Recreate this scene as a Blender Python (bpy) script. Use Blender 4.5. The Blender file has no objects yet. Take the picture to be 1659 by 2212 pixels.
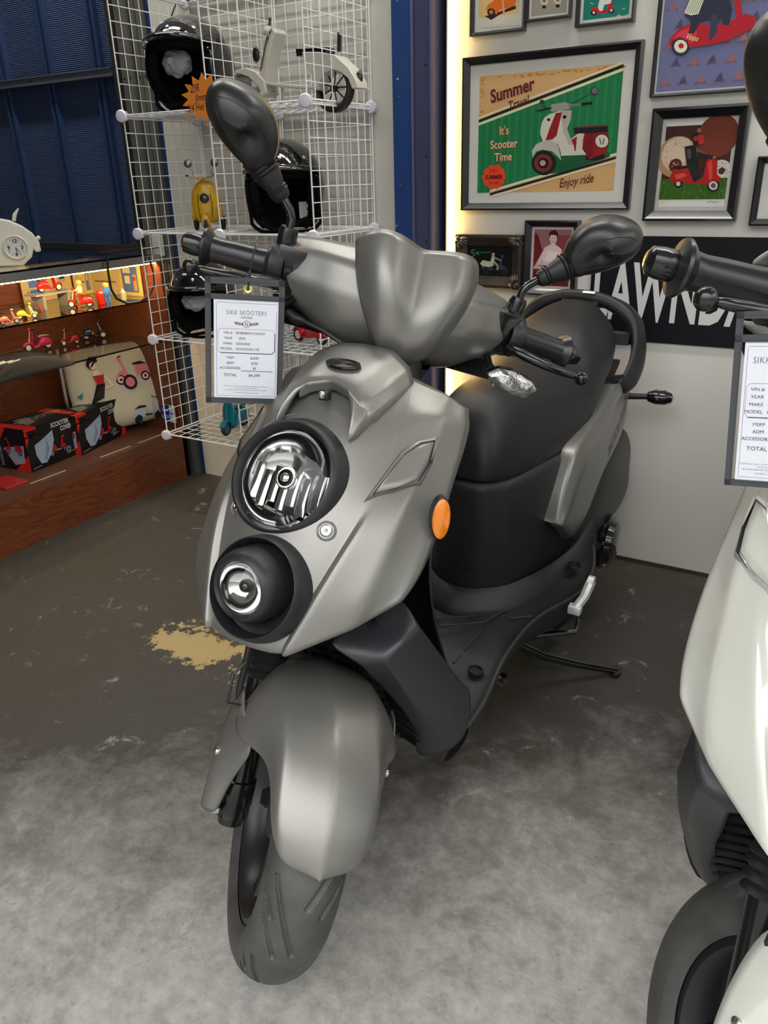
import bpy, bmesh, math, random
from mathutils import Vector, Matrix
from mathutils.bvhtree import BVHTree
random.seed(7)
R_ = math.radians
SC = bpy.context.scene
COL = SC.collection
V3 = Vector

# ---------------------------------------------------------------- camera
F_PX, IW, IH = 1700.0, 1659.0, 2212.0
CAM = V3((0, 0, 1.2))
def cam_axes(pitch=R_(23.15), roll=R_(-1.6), yaw=R_(31.1)):
    f = V3((-math.sin(yaw)*math.cos(pitch), math.cos(yaw)*math.cos(pitch), -math.sin(pitch)))
    r = V3((math.cos(yaw), math.sin(yaw), 0)); u = r.cross(f)
    c, s = math.cos(roll), math.sin(roll)
    return c*r+s*u, c*u-s*r, f
CR, CU, CF = cam_axes()
cd = bpy.data.cameras.new('camera'); cam = bpy.data.objects.new('camera', cd); COL.objects.link(cam)
cd.sensor_fit = 'VERTICAL'; cd.sensor_height = 24; cd.lens = 24*F_PX/IH; cd.clip_start = .02
cam.matrix_world = Matrix(((CR.x, CU.x, -CF.x, CAM.x), (CR.y, CU.y, -CF.y, CAM.y), (CR.z, CU.z, -CF.z, CAM.z), (0, 0, 0, 1)))
SC.camera = cam
def ray(px, py):
    return CF + CR*((px-IW/2)/F_PX) - CU*((py-IH/2)/F_PX)
def wp(px, py, ax, val):          # point of the place seen at a pixel, on the plane x / y / z = val
    d = ray(px, py); return CAM + d*((val-CAM[ax])/d[ax])

# ---------------------------------------------------------------- materials
MC = {}
def mat(name, col=(.5, .5, .5), rough=.5, metal=0., spec=.5, coat=0., trans=0., ior=1.45, alpha=1., emit=None, es=0., noise=None, bump=None, build=None):
    if name in MC: return MC[name]
    m = bpy.data.materials.new(name); m.use_nodes = True; nt = m.node_tree
    b = nt.nodes['Principled BSDF']
    b.inputs['Base Color'].default_value = (*col, 1); b.inputs['Roughness'].default_value = rough
    b.inputs['Metallic'].default_value = metal; b.inputs['Specular IOR Level'].default_value = spec
    b.inputs['Coat Weight'].default_value = coat; b.inputs['Coat Roughness'].default_value = .05
    b.inputs['Transmission Weight'].default_value = trans; b.inputs['IOR'].default_value = ior; b.inputs['Alpha'].default_value = alpha
    if emit: b.inputs['Emission Color'].default_value = (*emit, 1); b.inputs['Emission Strength'].default_value = es
    N = nt.nodes.new; Lk = nt.links.new
    if noise or bump: tc = N('ShaderNodeTexCoord')
    if noise:      # (scale, amount) mottled colour
        n = N('ShaderNodeTexNoise'); n.inputs['Scale'].default_value = noise[0]; n.inputs['Detail'].default_value = 5; Lk(tc.outputs['Object'], n.inputs['Vector'])
        r = N('ShaderNodeValToRGB'); a = noise[1]
        r.color_ramp.elements[0].position = .3; r.color_ramp.elements[1].position = .7
        r.color_ramp.elements[0].color = (*[c*(1-a) for c in col], 1); r.color_ramp.elements[1].color = (*[min(1, c*(1+a)) for c in col], 1)
        Lk(n.outputs['Fac'], r.inputs['Fac']); Lk(r.outputs['Color'], b.inputs['Base Color'])
    if bump:       # (scale, strength)
        n = N('ShaderNodeTexNoise'); n.inputs['Scale'].default_value = bump[0]; n.inputs['Detail'].default_value = 3; Lk(tc.outputs['Object'], n.inputs['Vector'])
        bp = N('ShaderNodeBump'); bp.inputs['Strength'].default_value = bump[1]; bp.inputs['Distance'].default_value = .002
        Lk(n.outputs['Fac'], bp.inputs['Height']); Lk(bp.outputs['Normal'], b.inputs['Normal'])
    if build: build(nt, b, N, Lk)
    MC[name] = m; return m
def flat(c, rough=.6):            # printed ink / plain colour
    k = 'ink_%02x%02x%02x' % tuple(int(max(0, min(1, x))*255) for x in c)
    return mat(k, tuple(((x+.055)/1.055)**2.4 if x > .04 else x/12.92 for x in c), rough, spec=.3)

# ---------------------------------------------------------------- mesh building
class MB:
    def __init__(s): s.v = []; s.f = []; s.mi = []; s.mats = []; s.cr = []
    def slot(s, m):
        if m not in s.mats: s.mats.append(m)
        return s.mats.index(m)
    def add(s, V, F, m):
        k = len(s.v); i = s.slot(m); s.v += [tuple(p) for p in V]
        for f in F: s.f.append(tuple(k+a for a in f)); s.mi.append(i)
        return k
    def box(s, c, d, m, M=None, bev=0):
        bm = bmesh.new(); bmesh.ops.create_cube(bm, size=1)
        for v in bm.verts: v.co = V3((v.co.x*d[0], v.co.y*d[1], v.co.z*d[2]))
        if bev: bmesh.ops.bevel(bm, geom=bm.edges[:], offset=bev, segments=2, affect='EDGES', profile=.5)
        T = Matrix.Translation(c) @ (M.to_4x4() if M else Matrix())
        bm.verts.ensure_lookup_table(); bm.verts.index_update()
        s.add([T @ v.co for v in bm.verts], [[v.index for v in f.verts] for f in bm.faces], m); bm.free(); return s
    def box2(s, a, b, m, bev=0):
        a, b = V3(a), V3(b); return s.box((a+b)/2, [abs(x) for x in (b-a)], m, None, bev)
    def tube(s, P, r, m, n=10, cap=True, closed=False):
        P = [V3(p) for p in P]; rr = r if isinstance(r, (list, tuple)) else [r]*len(P)
        V = []; prev = None; L = len(P)
        for i, p in enumerate(P):
            if closed: t = P[(i+1) % L]-P[i-1]
            else: t = P[min(i+1, L-1)]-P[max(i-1, 0)]
            t.normalize()
            if prev is None: a = t.orthogonal().normalized()
            else: a = (prev-t*prev.dot(t)); a = a.normalized() if a.length > 1e-6 else t.orthogonal().normalized()
            prev = a; b = t.cross(a)
            for k in range(n):
                th = 2*math.pi*k/n; V.append(p+(a*math.cos(th)+b*math.sin(th))*rr[i])
        Fc = []
        for i in range(L if closed else L-1):
            j = (i+1) % L
            for k in range(n): Fc.append((i*n+k, i*n+(k+1) % n, j*n+(k+1) % n, j*n+k))
        if cap and not closed: Fc += [tuple(range(n-1, -1, -1)), tuple(range((L-1)*n, L*n))]
        s.add(V, Fc, m); return s
    def lathe(s, prof, o, ax, m, n=32, x=None, sq=1.0, cap=False):   # prof: (distance along axis, radius)
        o = V3(o); ax = V3(ax).normalized(); a = (V3(x)-ax*V3(x).dot(ax)).normalized() if x else ax.orthogonal().normalized(); b = ax.cross(a)
        V = []; Fc = []
        for d, r in prof:
            for k in range(n):
                th = 2*math.pi*k/n; V.append(o+ax*d+(a*math.cos(th)+b*math.sin(th)*sq)*r)
        for i in range(len(prof)-1):
            for k in range(n): Fc.append((i*n+k, i*n+(k+1) % n, (i+1)*n+(k+1) % n, (i+1)*n+k))
        if cap: Fc += [tuple(range(n-1, -1, -1)), tuple(range((len(prof)-1)*n, len(prof)*n))]
        s.add(V, Fc, m); return s
    def grid(s, rows, m, cv=False, cap=False):
        n = len(rows[0]); V = [p for r in rows for p in r]; Fc = []
        for i in range(len(rows)-1):
            for k in range(n if cv else n-1): Fc.append((i*n+k, i*n+(k+1) % n, (i+1)*n+(k+1) % n, (i+1)*n+k))
        if cap: Fc += [tuple(range(n-1, -1, -1)), tuple(range((len(rows)-1)*n, len(rows)*n))]
        s.add(V, Fc, m); return s
    def prism(s, pts, d, m):      # outline extruded by vector d
        d = V3(d); n = len(pts); V = [V3(p) for p in pts]+[V3(p)+d for p in pts]
        s.add(V, [tuple(range(n)), tuple(range(2*n-1, n-1, -1))]+[(i, (i+1) % n, n+(i+1) % n, n+i) for i in range(n)], m); return s
    def ball(s, c, r, m, n=16, sc=(1, 1, 1), M=None):
        V = []; Fc = []; h = n//2
        for i in range(h+1):
            ph = math.pi*i/h
            for k in range(n):
                th = 2*math.pi*k/n; p = V3((math.sin(ph)*math.cos(th)*sc[0], math.sin(ph)*math.sin(th)*sc[1], math.cos(ph)*sc[2]))*r
                V.append(V3(c)+(M @ p if M else p))
        for i in range(h):
            for k in range(n): Fc.append((i*n+k, (i+1)*n+k, (i+1)*n+(k+1) % n, i*n+(k+1) % n))
        s.add(V, Fc, m); return s
    def build(s, name, parent=None, smooth=True, ang=38, sub=0, thick=0, off=-1, crease=None, bev=0, weld=True, mw=None):
        bm = bmesh.new(); vs = [bm.verts.new(v) for v in s.v]
        for f, i in zip(s.f, s.mi):
            if len(set(f)) < 3: continue
            try: fc = bm.faces.new([vs[a] for a in f]); fc.material_index = i; fc.smooth = smooth
            except ValueError: pass
        if weld: bmesh.ops.remove_doubles(bm, verts=bm.verts[:], dist=1e-5)
        bmesh.ops.recalc_face_normals(bm, faces=bm.faces[:])
        if smooth and not sub:
            for e in bm.edges:
                if len(e.link_faces) == 2 and e.calc_face_angle(0) > R_(ang): e.smooth = False
        if crease:                # crease(a, b) -> 0..1 from the edge's end points
            cl = bm.edges.layers.float.get('crease_edge') or bm.edges.layers.float.new('crease_edge')
            for e in bm.edges: e[cl] = crease(e.verts[0].co, e.verts[1].co)
        me = bpy.data.meshes.new(name); bm.to_mesh(me); bm.free()
        for m in s.mats: me.materials.append(m)
        o = bpy.data.objects.new(name, me); COL.objects.link(o)
        if parent: o.parent = parent
        if mw is not None: o.matrix_world = mw
        if sub: md = o.modifiers.new('s', 'SUBSURF'); md.levels = md.render_levels = sub
        if thick: md = o.modifiers.new('t', 'SOLIDIFY'); md.thickness = thick; md.offset = off; md.use_even_offset = False
        if bev: md = o.modifiers.new('b', 'BEVEL'); md.width = bev; md.segments = 2; md.limit_method = 'ANGLE'; md.angle_limit = R_(40)
        return o
def tag(o, label=None, cat=None, group=None, kind=None):
    for k, v in (('label', label), ('category', cat), ('group', group), ('kind', kind)):
        if v: o[k] = v
    return o
def empty(name, loc, label=None, cat=None, group=None, M=None):
    o = bpy.data.objects.new(name, None); COL.objects.link(o); o.empty_display_size = .05
    if M is not None: o.matrix_world = Matrix.Translation(loc) @ M.to_4x4()
    else: o.location = loc
    return tag(o, label, cat, group)
def dup(o, loc=None, M=None, label=None, parent=None):
    c = o.copy(); COL.objects.link(c)
    if parent: c.parent = parent
    else:
        if M is not None: c.matrix_world = Matrix.Translation(loc) @ M.to_4x4()
        elif loc is not None: c.location = loc
        if label: c['label'] = label
    for ch in [x for x in bpy.data.objects if x.parent == o]: dup(ch, parent=c)
    return c
def basis(x, y, z): return Matrix((x, y, z)).transposed()
def text(body, size, m, o, xd, yd, parent=None, name='lettering', align='LEFT', sx=1., ext=.0004, shear=0., bold=0., spacing=1.0):
    c = bpy.data.curves.new(name, 'FONT'); c.body = body; c.size = size; c.align_x = align; c.extrude = ext; c.shear = shear; c.offset = bold; c.space_character = spacing
    c.resolution_u = 3
    t = bpy.data.objects.new(name, c); COL.objects.link(t)
    bpy.context.view_layer.update()
    me = bpy.data.meshes.new_from_object(t.evaluated_get(bpy.context.evaluated_depsgraph_get()))
    bpy.data.objects.remove(t); me.materials.clear(); me.materials.append(m); me.name = name
    xd = V3(xd).normalized(); yd = V3(yd).normalized(); zd = xd.cross(yd)
    T = Matrix.Translation(o) @ basis(xd*sx, yd, zd).to_4x4()
    me.transform(T)
    ob = bpy.data.objects.new(name, me); COL.objects.link(ob)
    if parent: ob.parent = parent
    return ob
def join(obs, name, parent=None):       # several lettering meshes of one print -> one mesh
    mb = MB()
    for o in obs:
        me = o.data
        mb.add([o.matrix_basis @ v.co for v in me.vertices], [tuple(p.vertices) for p in me.polygons], me.materials[0])
        bpy.data.objects.remove(o)
    return mb.build(name, parent, smooth=False, weld=False)

# ---------------------------------------------------------------- shared materials
M_BLACK = mat('matte_black_plastic', (.013, .0135, .015), .42, spec=.5, bump=(900, .12))
M_BLACK2 = mat('grained_black_plastic', (.016, .0165, .018), .40, spec=.5, bump=(1400, .3))
M_GLOSS = mat('gloss_black', (.006, .006, .007), .12, coat=.6)
M_RUB = mat('black_rubber', (.012, .012, .013), .45, spec=.5, bump=(500, .15))
M_CHR = mat('chrome', (.6, .6, .6), .1, 1.)
M_STEEL = mat('brushed_steel', (.55, .55, .55), .3, 1.)
M_ALU = mat('cast_aluminium', (.5, .51, .5), .4, .8)
M_WHITEW = mat('white_powder_coat', (.8, .8, .79), .4)
M_CREAM = mat('cream_wall_paint', (.60, .58, .51), .7, noise=(3, .05))
M_WALL = mat('warm_white_wall_paint', (.66, .64, .59), .65, noise=(2.2, .04), bump=(300, .1))
M_GLASS = mat('clear_glass', (.95, .97, .96), .02, trans=1., ior=1.12)
M_CLEAR = mat('clear_plastic_lens', (1, 1, 1), .03, trans=1., ior=1.25)
M_WHITE = mat('white_plastic', (.7, .7, .68), .4)
M_PAPER = mat('white_paper', (.68, .69, .71), .5)
# ---------------------------------------------------------------- the scooters
def pose_axes(psi, lam):
    f = V3((math.cos(psi), math.sin(psi), 0)); l0 = V3((-f.y, f.x, 0)); z = V3((0, 0, 1))
    return basis(f, l0*math.cos(lam)-z*math.sin(lam), z*math.cos(lam)+l0*math.sin(lam))
KX = V3((-math.sin(R_(25)), 0, math.cos(R_(25)))); AX = V3((1.385, 0, 0))
def steer_m(d): return Matrix.Translation(AX) @ Matrix.Rotation(R_(d), 4, KX) @ Matrix.Translation(-AX)
MPM = pose_axes(R_(-89), R_(3)); MPO = V3((-.688, .757, 0))-MPM.col[0]*1.3
MW = Matrix.Translation(MPO) @ MPM.to_4x4(); MWI = MW.inverted(); MWS = (MW @ steer_m(41)).inverted()
def Lc(px, py, val, ax=1, I=MWI):      # scooter coordinates (forward, left, up) of a point of its body
    o = I @ CAM; d = (I.to_3x3() @ ray(px, py)); return o+d*((val-o[ax])/d[ax])
def Sc(px, py, val, ax=0): return Lc(px, py, val, ax, MWS)
def flip(p): return V3((p[0], -p[1], p[2]))
def mir(rows): return [[flip(p) for p in reversed(r[1:])]+[V3(p) for p in r] for r in rows]
AXL = V3((1.3, 0, .236))

def tyre_mesh(mb, c, R, hw, rub, grooves=True):
    # tread with swept grooves cut into it
    NU, NP = (700, 91) if grooves else (120, 21); rows = []; gro = []
    for k in range(9 if grooves else 0):
        u0 = k*2*math.pi/9
        for sd, ph in ((1, 0), (-1, math.pi/9)):
            gro.append([(sd*(.046-.045*t), u0+ph+.50*t**.8) for t in [i/10 for i in range(11)]])
            gro.append([(sd*(.050-.026*t), u0+ph+.30+.26*t**.9) for t in [i/5 for i in range(6)]])
            gro.append([(sd*(.054-.012*t), u0+ph+.14+.14*t) for t in [i/3 for i in range(4)]])
    dep = [[0.]*NP for _ in range(NU)]; du = 2*math.pi*R/NU; dw = R_(200)*.055/(NP-1)
    for g in gro:
        for (x0, a0), (x1, a1) in zip(g, g[1:]):
            st = max(2, int(abs(a1-a0)*R/.0009)+int(abs(x1-x0)/.0009))
            for q in range(st):
                x = x0+(x1-x0)*q/st; a = a0+(a1-a0)*q/st
                ang = math.asin(max(-1, min(1, x/hw))); fj = (ang/R_(100)+1)/2*(NP-1); fi = a/(2*math.pi)*NU
                for i in range(int(fi)-2, int(fi)+4):
                    for j in range(int(fj)-2, int(fj)+4):
                        d = math.hypot((i-fi)*du, (j-fj)*dw)
                        if 0 <= j < NP: dep[i % NU][j] = max(dep[i % NU][j], .0055*max(0, 1-(d/.0046)**2))
    for i in range(NU):
        th = 2*math.pi*i/NU; row = []
        for j in range(NP):
            a = R_(100)*(2*j/(NP-1)-1); x = hw*math.sin(a); r = R-.052+.052*math.cos(a)
            k = dep[i][j]; r -= k
            row.append(c+V3((r*math.sin(th), x, r*math.cos(th))))
        inn = R-.075
        row = [c+V3((inn*math.sin(th), -hw*.8, inn*math.cos(th)))]+row+[c+V3((inn*math.sin(th), hw*.8, inn*math.cos(th)))]
        rows.append(row)
    rows.append(rows[0]); mb.grid(rows, rub)

def rim_mesh(mb, c, R, m, spokes=5):
    Y = V3((0, 1, 0))
    for s in (-1, 1):
        mb.lathe([(s*.044, R-.072), (s*.047, R-.085), (s*.04, R-.092), (s*.02, R-.1), (0, R-.105)], c, Y, m, 48)
    mb.lathe([(-.03, .0), (-.03, .03), (-.02, .04), (.02, .04), (.03, .03), (.03, 0)], c, Y, m, 24)
    for k in range(spokes):
        th = 2*math.pi*k/spokes+.3; d = V3((math.sin(th), 0, math.cos(th))); t = V3((d.z, 0, -d.x))
        mb.grid([[c+d*r+t*w*a+Y*h*b for a, b in ((-1, -.6), (-.6, -1), (.6, -1), (1, -.6), (1, .6), (.6, 1), (-.6, 1), (-1, .6))] for r, w, h in ((.02, .022, .02), (.06, .014, .018), (.1, .011, .02), (R-.098, .02, .026))], m, cv=True)

def lathe_rings(mb, P0, P1, rad, m, n=16):
    pass

def mirror_outline():
    return [(447,232),(449,205),(458,184),(476,172),(500,173),(530,184),(558,202),(580,226),(596,258),(601,290),(599,318),(592,338),(585,350),(565,362),(546,366),(525,350),(500,325),(475,295),(457,262)]

def make_scooter(name, label, M, steer, paint, logo, white=False):
    ST = steer_m(steer)
    root = empty(name, M.translation, label, 'scooter', M=M.to_3x3())
    def B(mb, nm, par=None, st=False, **k):
        o = mb.build(nm, par or root, **k)
        if st: o.data.transform(ST)
        return o
    # ---- front cowl: half section from the centre plane outwards, row by row
    H = [
     [(1.045,0,.935),(1.045,.055,.93),(1.04,.085,.925),(1.04,.088,.924),(1.03,.138,.905),(1.02,.162,.888),(.99,.16,.875),(.96,.13,.87)],
     [(1.16,0,.895),(1.145,.06,.893),(1.105,.105,.892),(1.104,.108,.892),(1.062,.148,.880),(1.028,.169,.862),(.995,.166,.85),(.96,.13,.845)],
     [(1.215,0,.845),(1.20,.065,.842),(1.15,.113,.842),(1.149,.116,.842),(1.10,.152,.84),(1.045,.172,.835),(1.01,.168,.825),(.97,.13,.82)],
     [(1.262,0,.79),(1.25,.07,.785),(1.215,.115,.79),(1.212,.125,.79),(1.185,.153,.795),(1.09,.179,.80),(1.055,.172,.79),(1.0,.13,.785)],
     [(1.30,0,.735),(1.288,.066,.735),(1.262,.102,.742),(1.268,.112,.744),(1.236,.153,.735),(1.145,.187,.757),(1.105,.18,.745),(1.03,.13,.74)],
     [(1.337,0,.672),(1.326,.058,.672),(1.31,.082,.68),(1.316,.092,.682),(1.288,.145,.675),(1.205,.19,.695),(1.165,.182,.69),(1.08,.13,.68)],
     [(1.36,0,.606),(1.355,.045,.606),(1.352,.062,.612),(1.36,.068,.612),(1.296,.136,.643),(1.238,.181,.672),(1.195,.172,.664),(1.12,.12,.655)],
     [(1.33,0,.598),(1.33,.045,.598),(1.33,.06,.602),(1.33,.064,.602),(1.27,.13,.633),(1.215,.17,.66),(1.185,.16,.655),(1.12,.115,.65)]]
    H = [[V3(p) for p in r] for r in H]
    keys = {}
    for i, r in enumerate(H):
        for j, p in enumerate(r): keys[(round(p.x, 4), round(abs(p.y), 4), round(p.z, 4))] = (i, j)
    def cre(a, b):
        ka = keys.get((round(a.x, 4), round(abs(a.y), 4), round(a.z, 4))); kb = keys.get((round(b.x, 4), round(abs(b.y), 4), round(b.z, 4)))
        if not ka or not kb: return 0
        (i, j), (k, l) = ka, kb
        if j == l and abs(i-k) == 1:
            lo = min(i, k)
            if j in (2, 3): return .85 if lo >= 3 else .2
            if j == 4: return .95
            if j == 5: return .5
        if i == k and i in (6,): return .8
        if i == k and i == 1 and min(j, l) >= 3: return .5
        if i == k and i == 0: return .8
        return 0
    mb = MB(); mb.grid(mir(H), paint)
    cowl = B(mb, 'front_cowl', sub=3, crease=cre, thick=.003, off=1)
    bpy.context.view_layer.update()
    dg = bpy.context.evaluated_depsgraph_get(); ev = cowl.evaluated_get(dg); bv = BVHTree.FromPolygons([v.co.copy() for v in ev.data.vertices], [tuple(p.vertices) for p in ev.data.polygons])
    def on_cowl(px, py, off=0.):      # point of the cowl surface
        o = MWI @ CAM; d = (MWI.to_3x3() @ ray(px, py)).normalized()
        h, n, _, _ = bv.ray_cast(o, d)
        if h is None: return None
        if n.dot(d) > 0: n = -n
        return h+n*off, n
    # holes for the lamps: real openings cut by a boolean with hidden cylinders is avoided; lamps stand proud of the surface
    # openings for the lamps behind their bezels
    me = bpy.data.meshes.new_from_object(ev); bm = bmesh.new(); bm.from_mesh(me)
    def near(c, o, ax, r): d = c-o; return (d-ax*d.dot(ax)).length < r and abs(d.dot(ax)) < .12
    H1, A1 = V3((1.236, -.012, .812)), V3((math.cos(.60), 0, math.sin(.60))); H2, A2 = V3((1.345, .008, .692)), V3((math.cos(.5), 0, math.sin(.5)))
    bmesh.ops.delete(bm, geom=[f for f in bm.faces if near(f.calc_center_median(), H1, A1, .076) or near(f.calc_center_median(), H2, A2, .066)], context='FACES')
    bm.to_mesh(me); bm.free(); cowl.modifiers.clear(); me.name = 'front_cowl'; cowl.data = me
    for f in me.polygons: f.use_smooth = True
    # ---- headlight
    hn = V3((math.cos(.60), 0, math.sin(.60))); hc = V3((1.236, -.012, .812))
    mb = MB()
    hb = hc
    mb.lathe([(-.085, .104), (-.05, .102), (-.02, .095), (.0, .087), (.008, .083), (.01, .079), (.004, .0745), (-.004, .072), (-.01, .071)], hb, hn, M_BLACK, 64, x=(0, 1, 0))
    hl = B(mb, 'headlight')
    mb = MB(); mb.lathe([(-.006, .072), (-.012, .068), (-.022, .055), (-.031, .038), (-.036, .02), (-.037, .001)], hb, hn, M_CHR, 48)
    e1 = V3((0, 1, 0)); e2 = hn.cross(e1)
    for k in range(7):     # stepped facets of the reflector
        x = -.045+.015*k; mb.box(hb+hn*(-.022)+e1*x+e2*(-.018 if k % 2 else -.01), (.004, .013, .05), M_CHR, basis(hn, e1, e2), .001)
    mb.ball(hb+hn*-.02, .016, M_CHR, 20)
    B(mb, 'reflector', hl)
    mb = MB(); mb.lathe([(-.004, .0722), (.002, .069), (.008, .058), (.012, .04), (.014, .02), (.0145, .0005)], hb, hn, M_CLEAR, 48)
    mb.lathe([(-.0065, .0722), (.0, .068), (.006, .057), (.01, .039), (.012, .02), (.0125, .0005)], hb, hn, M_CLEAR, 48)
    B(mb, 'lens', hl)
    # visor strip over the headlight and its bracket screw
    mb = MB()
    rows = []
    for a in range(-48, 49, 8):
        t = R_(a); d = V3((0, 1, 0))*math.sin(t)-hn.cross(V3((0, 1, 0)))*math.cos(t)*(-1)
        d = e1*math.sin(t)-e2*math.cos(t) if (e2.z < 0) else e1*math.sin(t)+e2*math.cos(t)
        rows.append([hb+hn*q+d*r for q, r in ((-.085, .118), (-.05, .116), (-.03, .108), (-.018, .103), (-.02, .1), (-.05, .1))])
    mb.grid(rows, paint); B(mb, 'lamp_surround', sub=1)
    # ---- fog light
    fn = V3((math.cos(.22), -.05, math.sin(.22))).normalized(); fc = V3((1.345, .002, .694))
    mb = MB(); mb.lathe([(-.075, .078), (-.02, .0755), (.0, .071), (.003, .0685), (-.004, .065), (-.035, .061)], fc-fn*.001+V3((0, .006, -.002)), V3((math.cos(.5), 0, math.sin(.5))), M_BLACK, 56)
    mb.lathe([(-.03, .046), (-.022, .0665)], fc-fn*.001+V3((0, .006, -.002)), V3((math.cos(.5), 0, math.sin(.5))), M_BLACK, 48)
    fl = B(mb, 'fog_light')
    mb = MB(); mb.lathe([(-.06, .053), (-.02, .053), (.0, .0525), (.012, .050), (.02, .045), (.022, .041), (.018, .0375), (.012, .036)], fc, fn, M_BLACK, 48)
    B(mb, 'bezel', fl)
    mb = MB(); mb.lathe([(.012, .038), (.004, .034), (-.008, .024), (-.016, .01), (-.018, .0005)], fc, fn, M_CHR, 32); mb.ball(fc+fn*-.004, .008, M_GLOSS)
    B(mb, 'reflector', fl)
    mb = MB(); mb.lathe([(.012, .0385), (.018, .034), (.024, .022), (.027, .01), (.0275, .0005)], fc, fn, M_CLEAR, 40); mb.lathe([(.010, .0385), (.016, .034), (.022, .022), (.025, .01), (.0255, .0005)], fc, fn, M_CLEAR, 40)
    B(mb, 'lens', fl)
    # ---- hood above the headlight with its two horns
    h2 = [[(1.03,0,.966),(1.035,.05,.961),(1.046,.083,.944),(1.052,.094,.925),(1.045,.092,.90)],
          [(1.08,0,.953),(1.085,.05,.948),(1.097,.079,.93),(1.10,.09,.91),(1.09,.088,.885)],
          [(1.122,0,.936),(1.13,.042,.93),(1.146,.066,.914),(1.146,.08,.896),(1.125,.082,.87)],
          [(1.13,0,.930),(1.142,.038,.922),(1.160,.054,.905),(1.158,.069,.888),(1.14,.076,.86)]]
    h2 = [[V3(p) for p in r] for r in h2]
    mb = MB(); mb.grid(mir(h2), paint)
    mb.grid([[V3(p) for p in r] for r in mir([[(1.13,0,.930),(1.142,.038,.922),(1.150,.045,.908)], [(1.125,0,.915),(1.135,.036,.908),(1.146,.046,.9)], [(1.10,0,.912),(1.11,.036,.905),(1.12,.05,.895)]])], paint)
    hood = B(mb, 'hood', sub=2, thick=.002, off=-1, crease=lambda a, b: .92 if (abs(abs(a.y)-abs(b.y)) < .018 and abs(a.y) > .045 and abs(a.x-b.x) > .01) else (.8 if abs(a.x-1.13) < .035 and abs(b.x-1.13) < .035 and a.z > .9 and abs(a.x-b.x) < .02 else .1))
    for sg in (1, -1):
        hp = [[(1.138,.030,.926),(1.152,.052,.917),(1.146,.072,.903),(1.12,.082,.88)], [(1.152,.044,.913),(1.164,.058,.903),(1.158,.073,.892),(1.13,.08,.872)],
              [(1.160,.050,.900),(1.173,.060,.893),(1.168,.071,.884),(1.14,.075,.866)], [(1.172,.056,.879),(1.184,.062,.875),(1.18,.068,.872),(1.16,.068,.858)], [(1.180,.059,.867),(1.185,.062,.866),(1.183,.064,.866),(1.17,.062,.855)]]
        mb = MB(); mb.grid([[V3((a, sg*b, c)) for a, b, c in r] for r in hp], paint, cv=True, cap=True); B(mb, 'horn', hood, sub=2, crease=lambda a, b: .85)
    mb = MB()
    p = Lc(727, 800, 0); n_ = V3((.27, 0, 1)).normalized(); mb.lathe([(.0, .030), (.0025, .029), (.0025, .025), (.0015, .0245), (.002, .0001)], V3((1.098, 0, .9465)), n_, M_GLOSS, 32, x=(0, 1, 0), sq=.45)
    B(mb, 'hood_emblem', hood)
    mb = MB(); c = V3((1.148, 0, .912)); mb.box(c, (.012, .016, .014), M_BLACK, None, .002); mb.lathe([(0, .0055), (.004, .0055), (.006, .004), (.0065, .0001)], c+V3((.006, 0, .002)), (1, 0, .2), M_STEEL, 16); B(mb, 'lamp_bracket')
    # ---- screws
    for sg in (1, -1):
        q = on_cowl(705, 1147)
        if q:
            h, n = q
            if sg < 0: h, n = flip(h), flip(n)
            mb = MB(); mb.lathe([(-.001, .0145), (.0015, .0138), (.0005, .012), (-.0005, .0105)], h, n, paint, 24); mb.lathe([(0, .0085), (.003, .0085), (.0045, .007), (.005, .003), (.003, .0001)], h, n, M_STEEL, 20); B(mb, 'screw')
    # ---- raised inset panels on both flanks
    def poly_on(pts, off): return [on_cowl(x, y, off) for x, y in pts]
    out = [(946,943),(903,952),(868,972),(838,1012),(784,1086),(848,1066),(908,1050),(935,1000)]
    inn = [(944,950),(905,958),(872,982),(846,1014),(803,1073),(858,1058),(902,1040),(925,1003)]
    rings = []
    for k, (pl, off) in enumerate(((out, .0), (out, .0045), (inn, .005), (inn, .0005))):
        if k == 1: pl = [(x+(cx-x)*.12, y+(cy-y)*.12) for x, y in pl for cx, cy in [(880, 1005)]]
        rings.append(poly_on(pl, off))
    if all(q for r in rings for q in r):
        for sg in (1, -1):
            rr = [[(q[0] if sg > 0 else flip(q[0])) for q in r] for r in rings]
            mb = MB(); mb.grid([r+[r[0]] for r in rr[:3]], paint)
            inset = B(mb, 'inset_frame', cowl)
            mb = MB(); mb.grid([r+[r[0]] for r in rr[2:]], M_BLACK)
            B(mb, 'inset_gap', inset)
            cx, cy = 870, 1006; pr_ = []
            for q_, o_ in ((.93, -.003), (.93, .0018), (.9, .0026), (.6, .0026), (.25, .0026), (.01, .0026)): pr_.append([h if sg > 0 else flip(h) for h in [on_cowl(cx+(x-cx)*q_, cy+(y-cy)*q_, o_)[0] for x, y in inn]])
            mb = MB(); mb.grid([r+[r[0]] for r in pr_], paint); B(mb, 'inset_plate', cowl, ang=60)
    # ---- black inner leg shield behind the cowl
    mb = MB()
    mb.grid(mir([[V3(p) for p in r] for r in [
        [(1.03,0,.945),(1.03,.05,.94),(1.02,.1,.905),(1.0,.13,.875)], [(.98,0,.92),(.98,.05,.915),(.98,.09,.89),(.985,.12,.86)],
        [(.975,0,.80),(.975,.06,.80),(.985,.11,.80),(1.01,.14,.80)], [(1.0,0,.6),(1.0,.07,.6),(1.02,.12,.62),(1.10,.15,.66)],
        [(1.0,0,.45),(1.0,.07,.45),(1.01,.13,.46),(1.06,.16,.50)], [(.95,0,.30),(.95,.1,.30),(.955,.14,.31),(.97,.17,.33)]]]), M_BLACK2)
    B(mb, 'leg_shield', sub=2, thick=.004)
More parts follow.
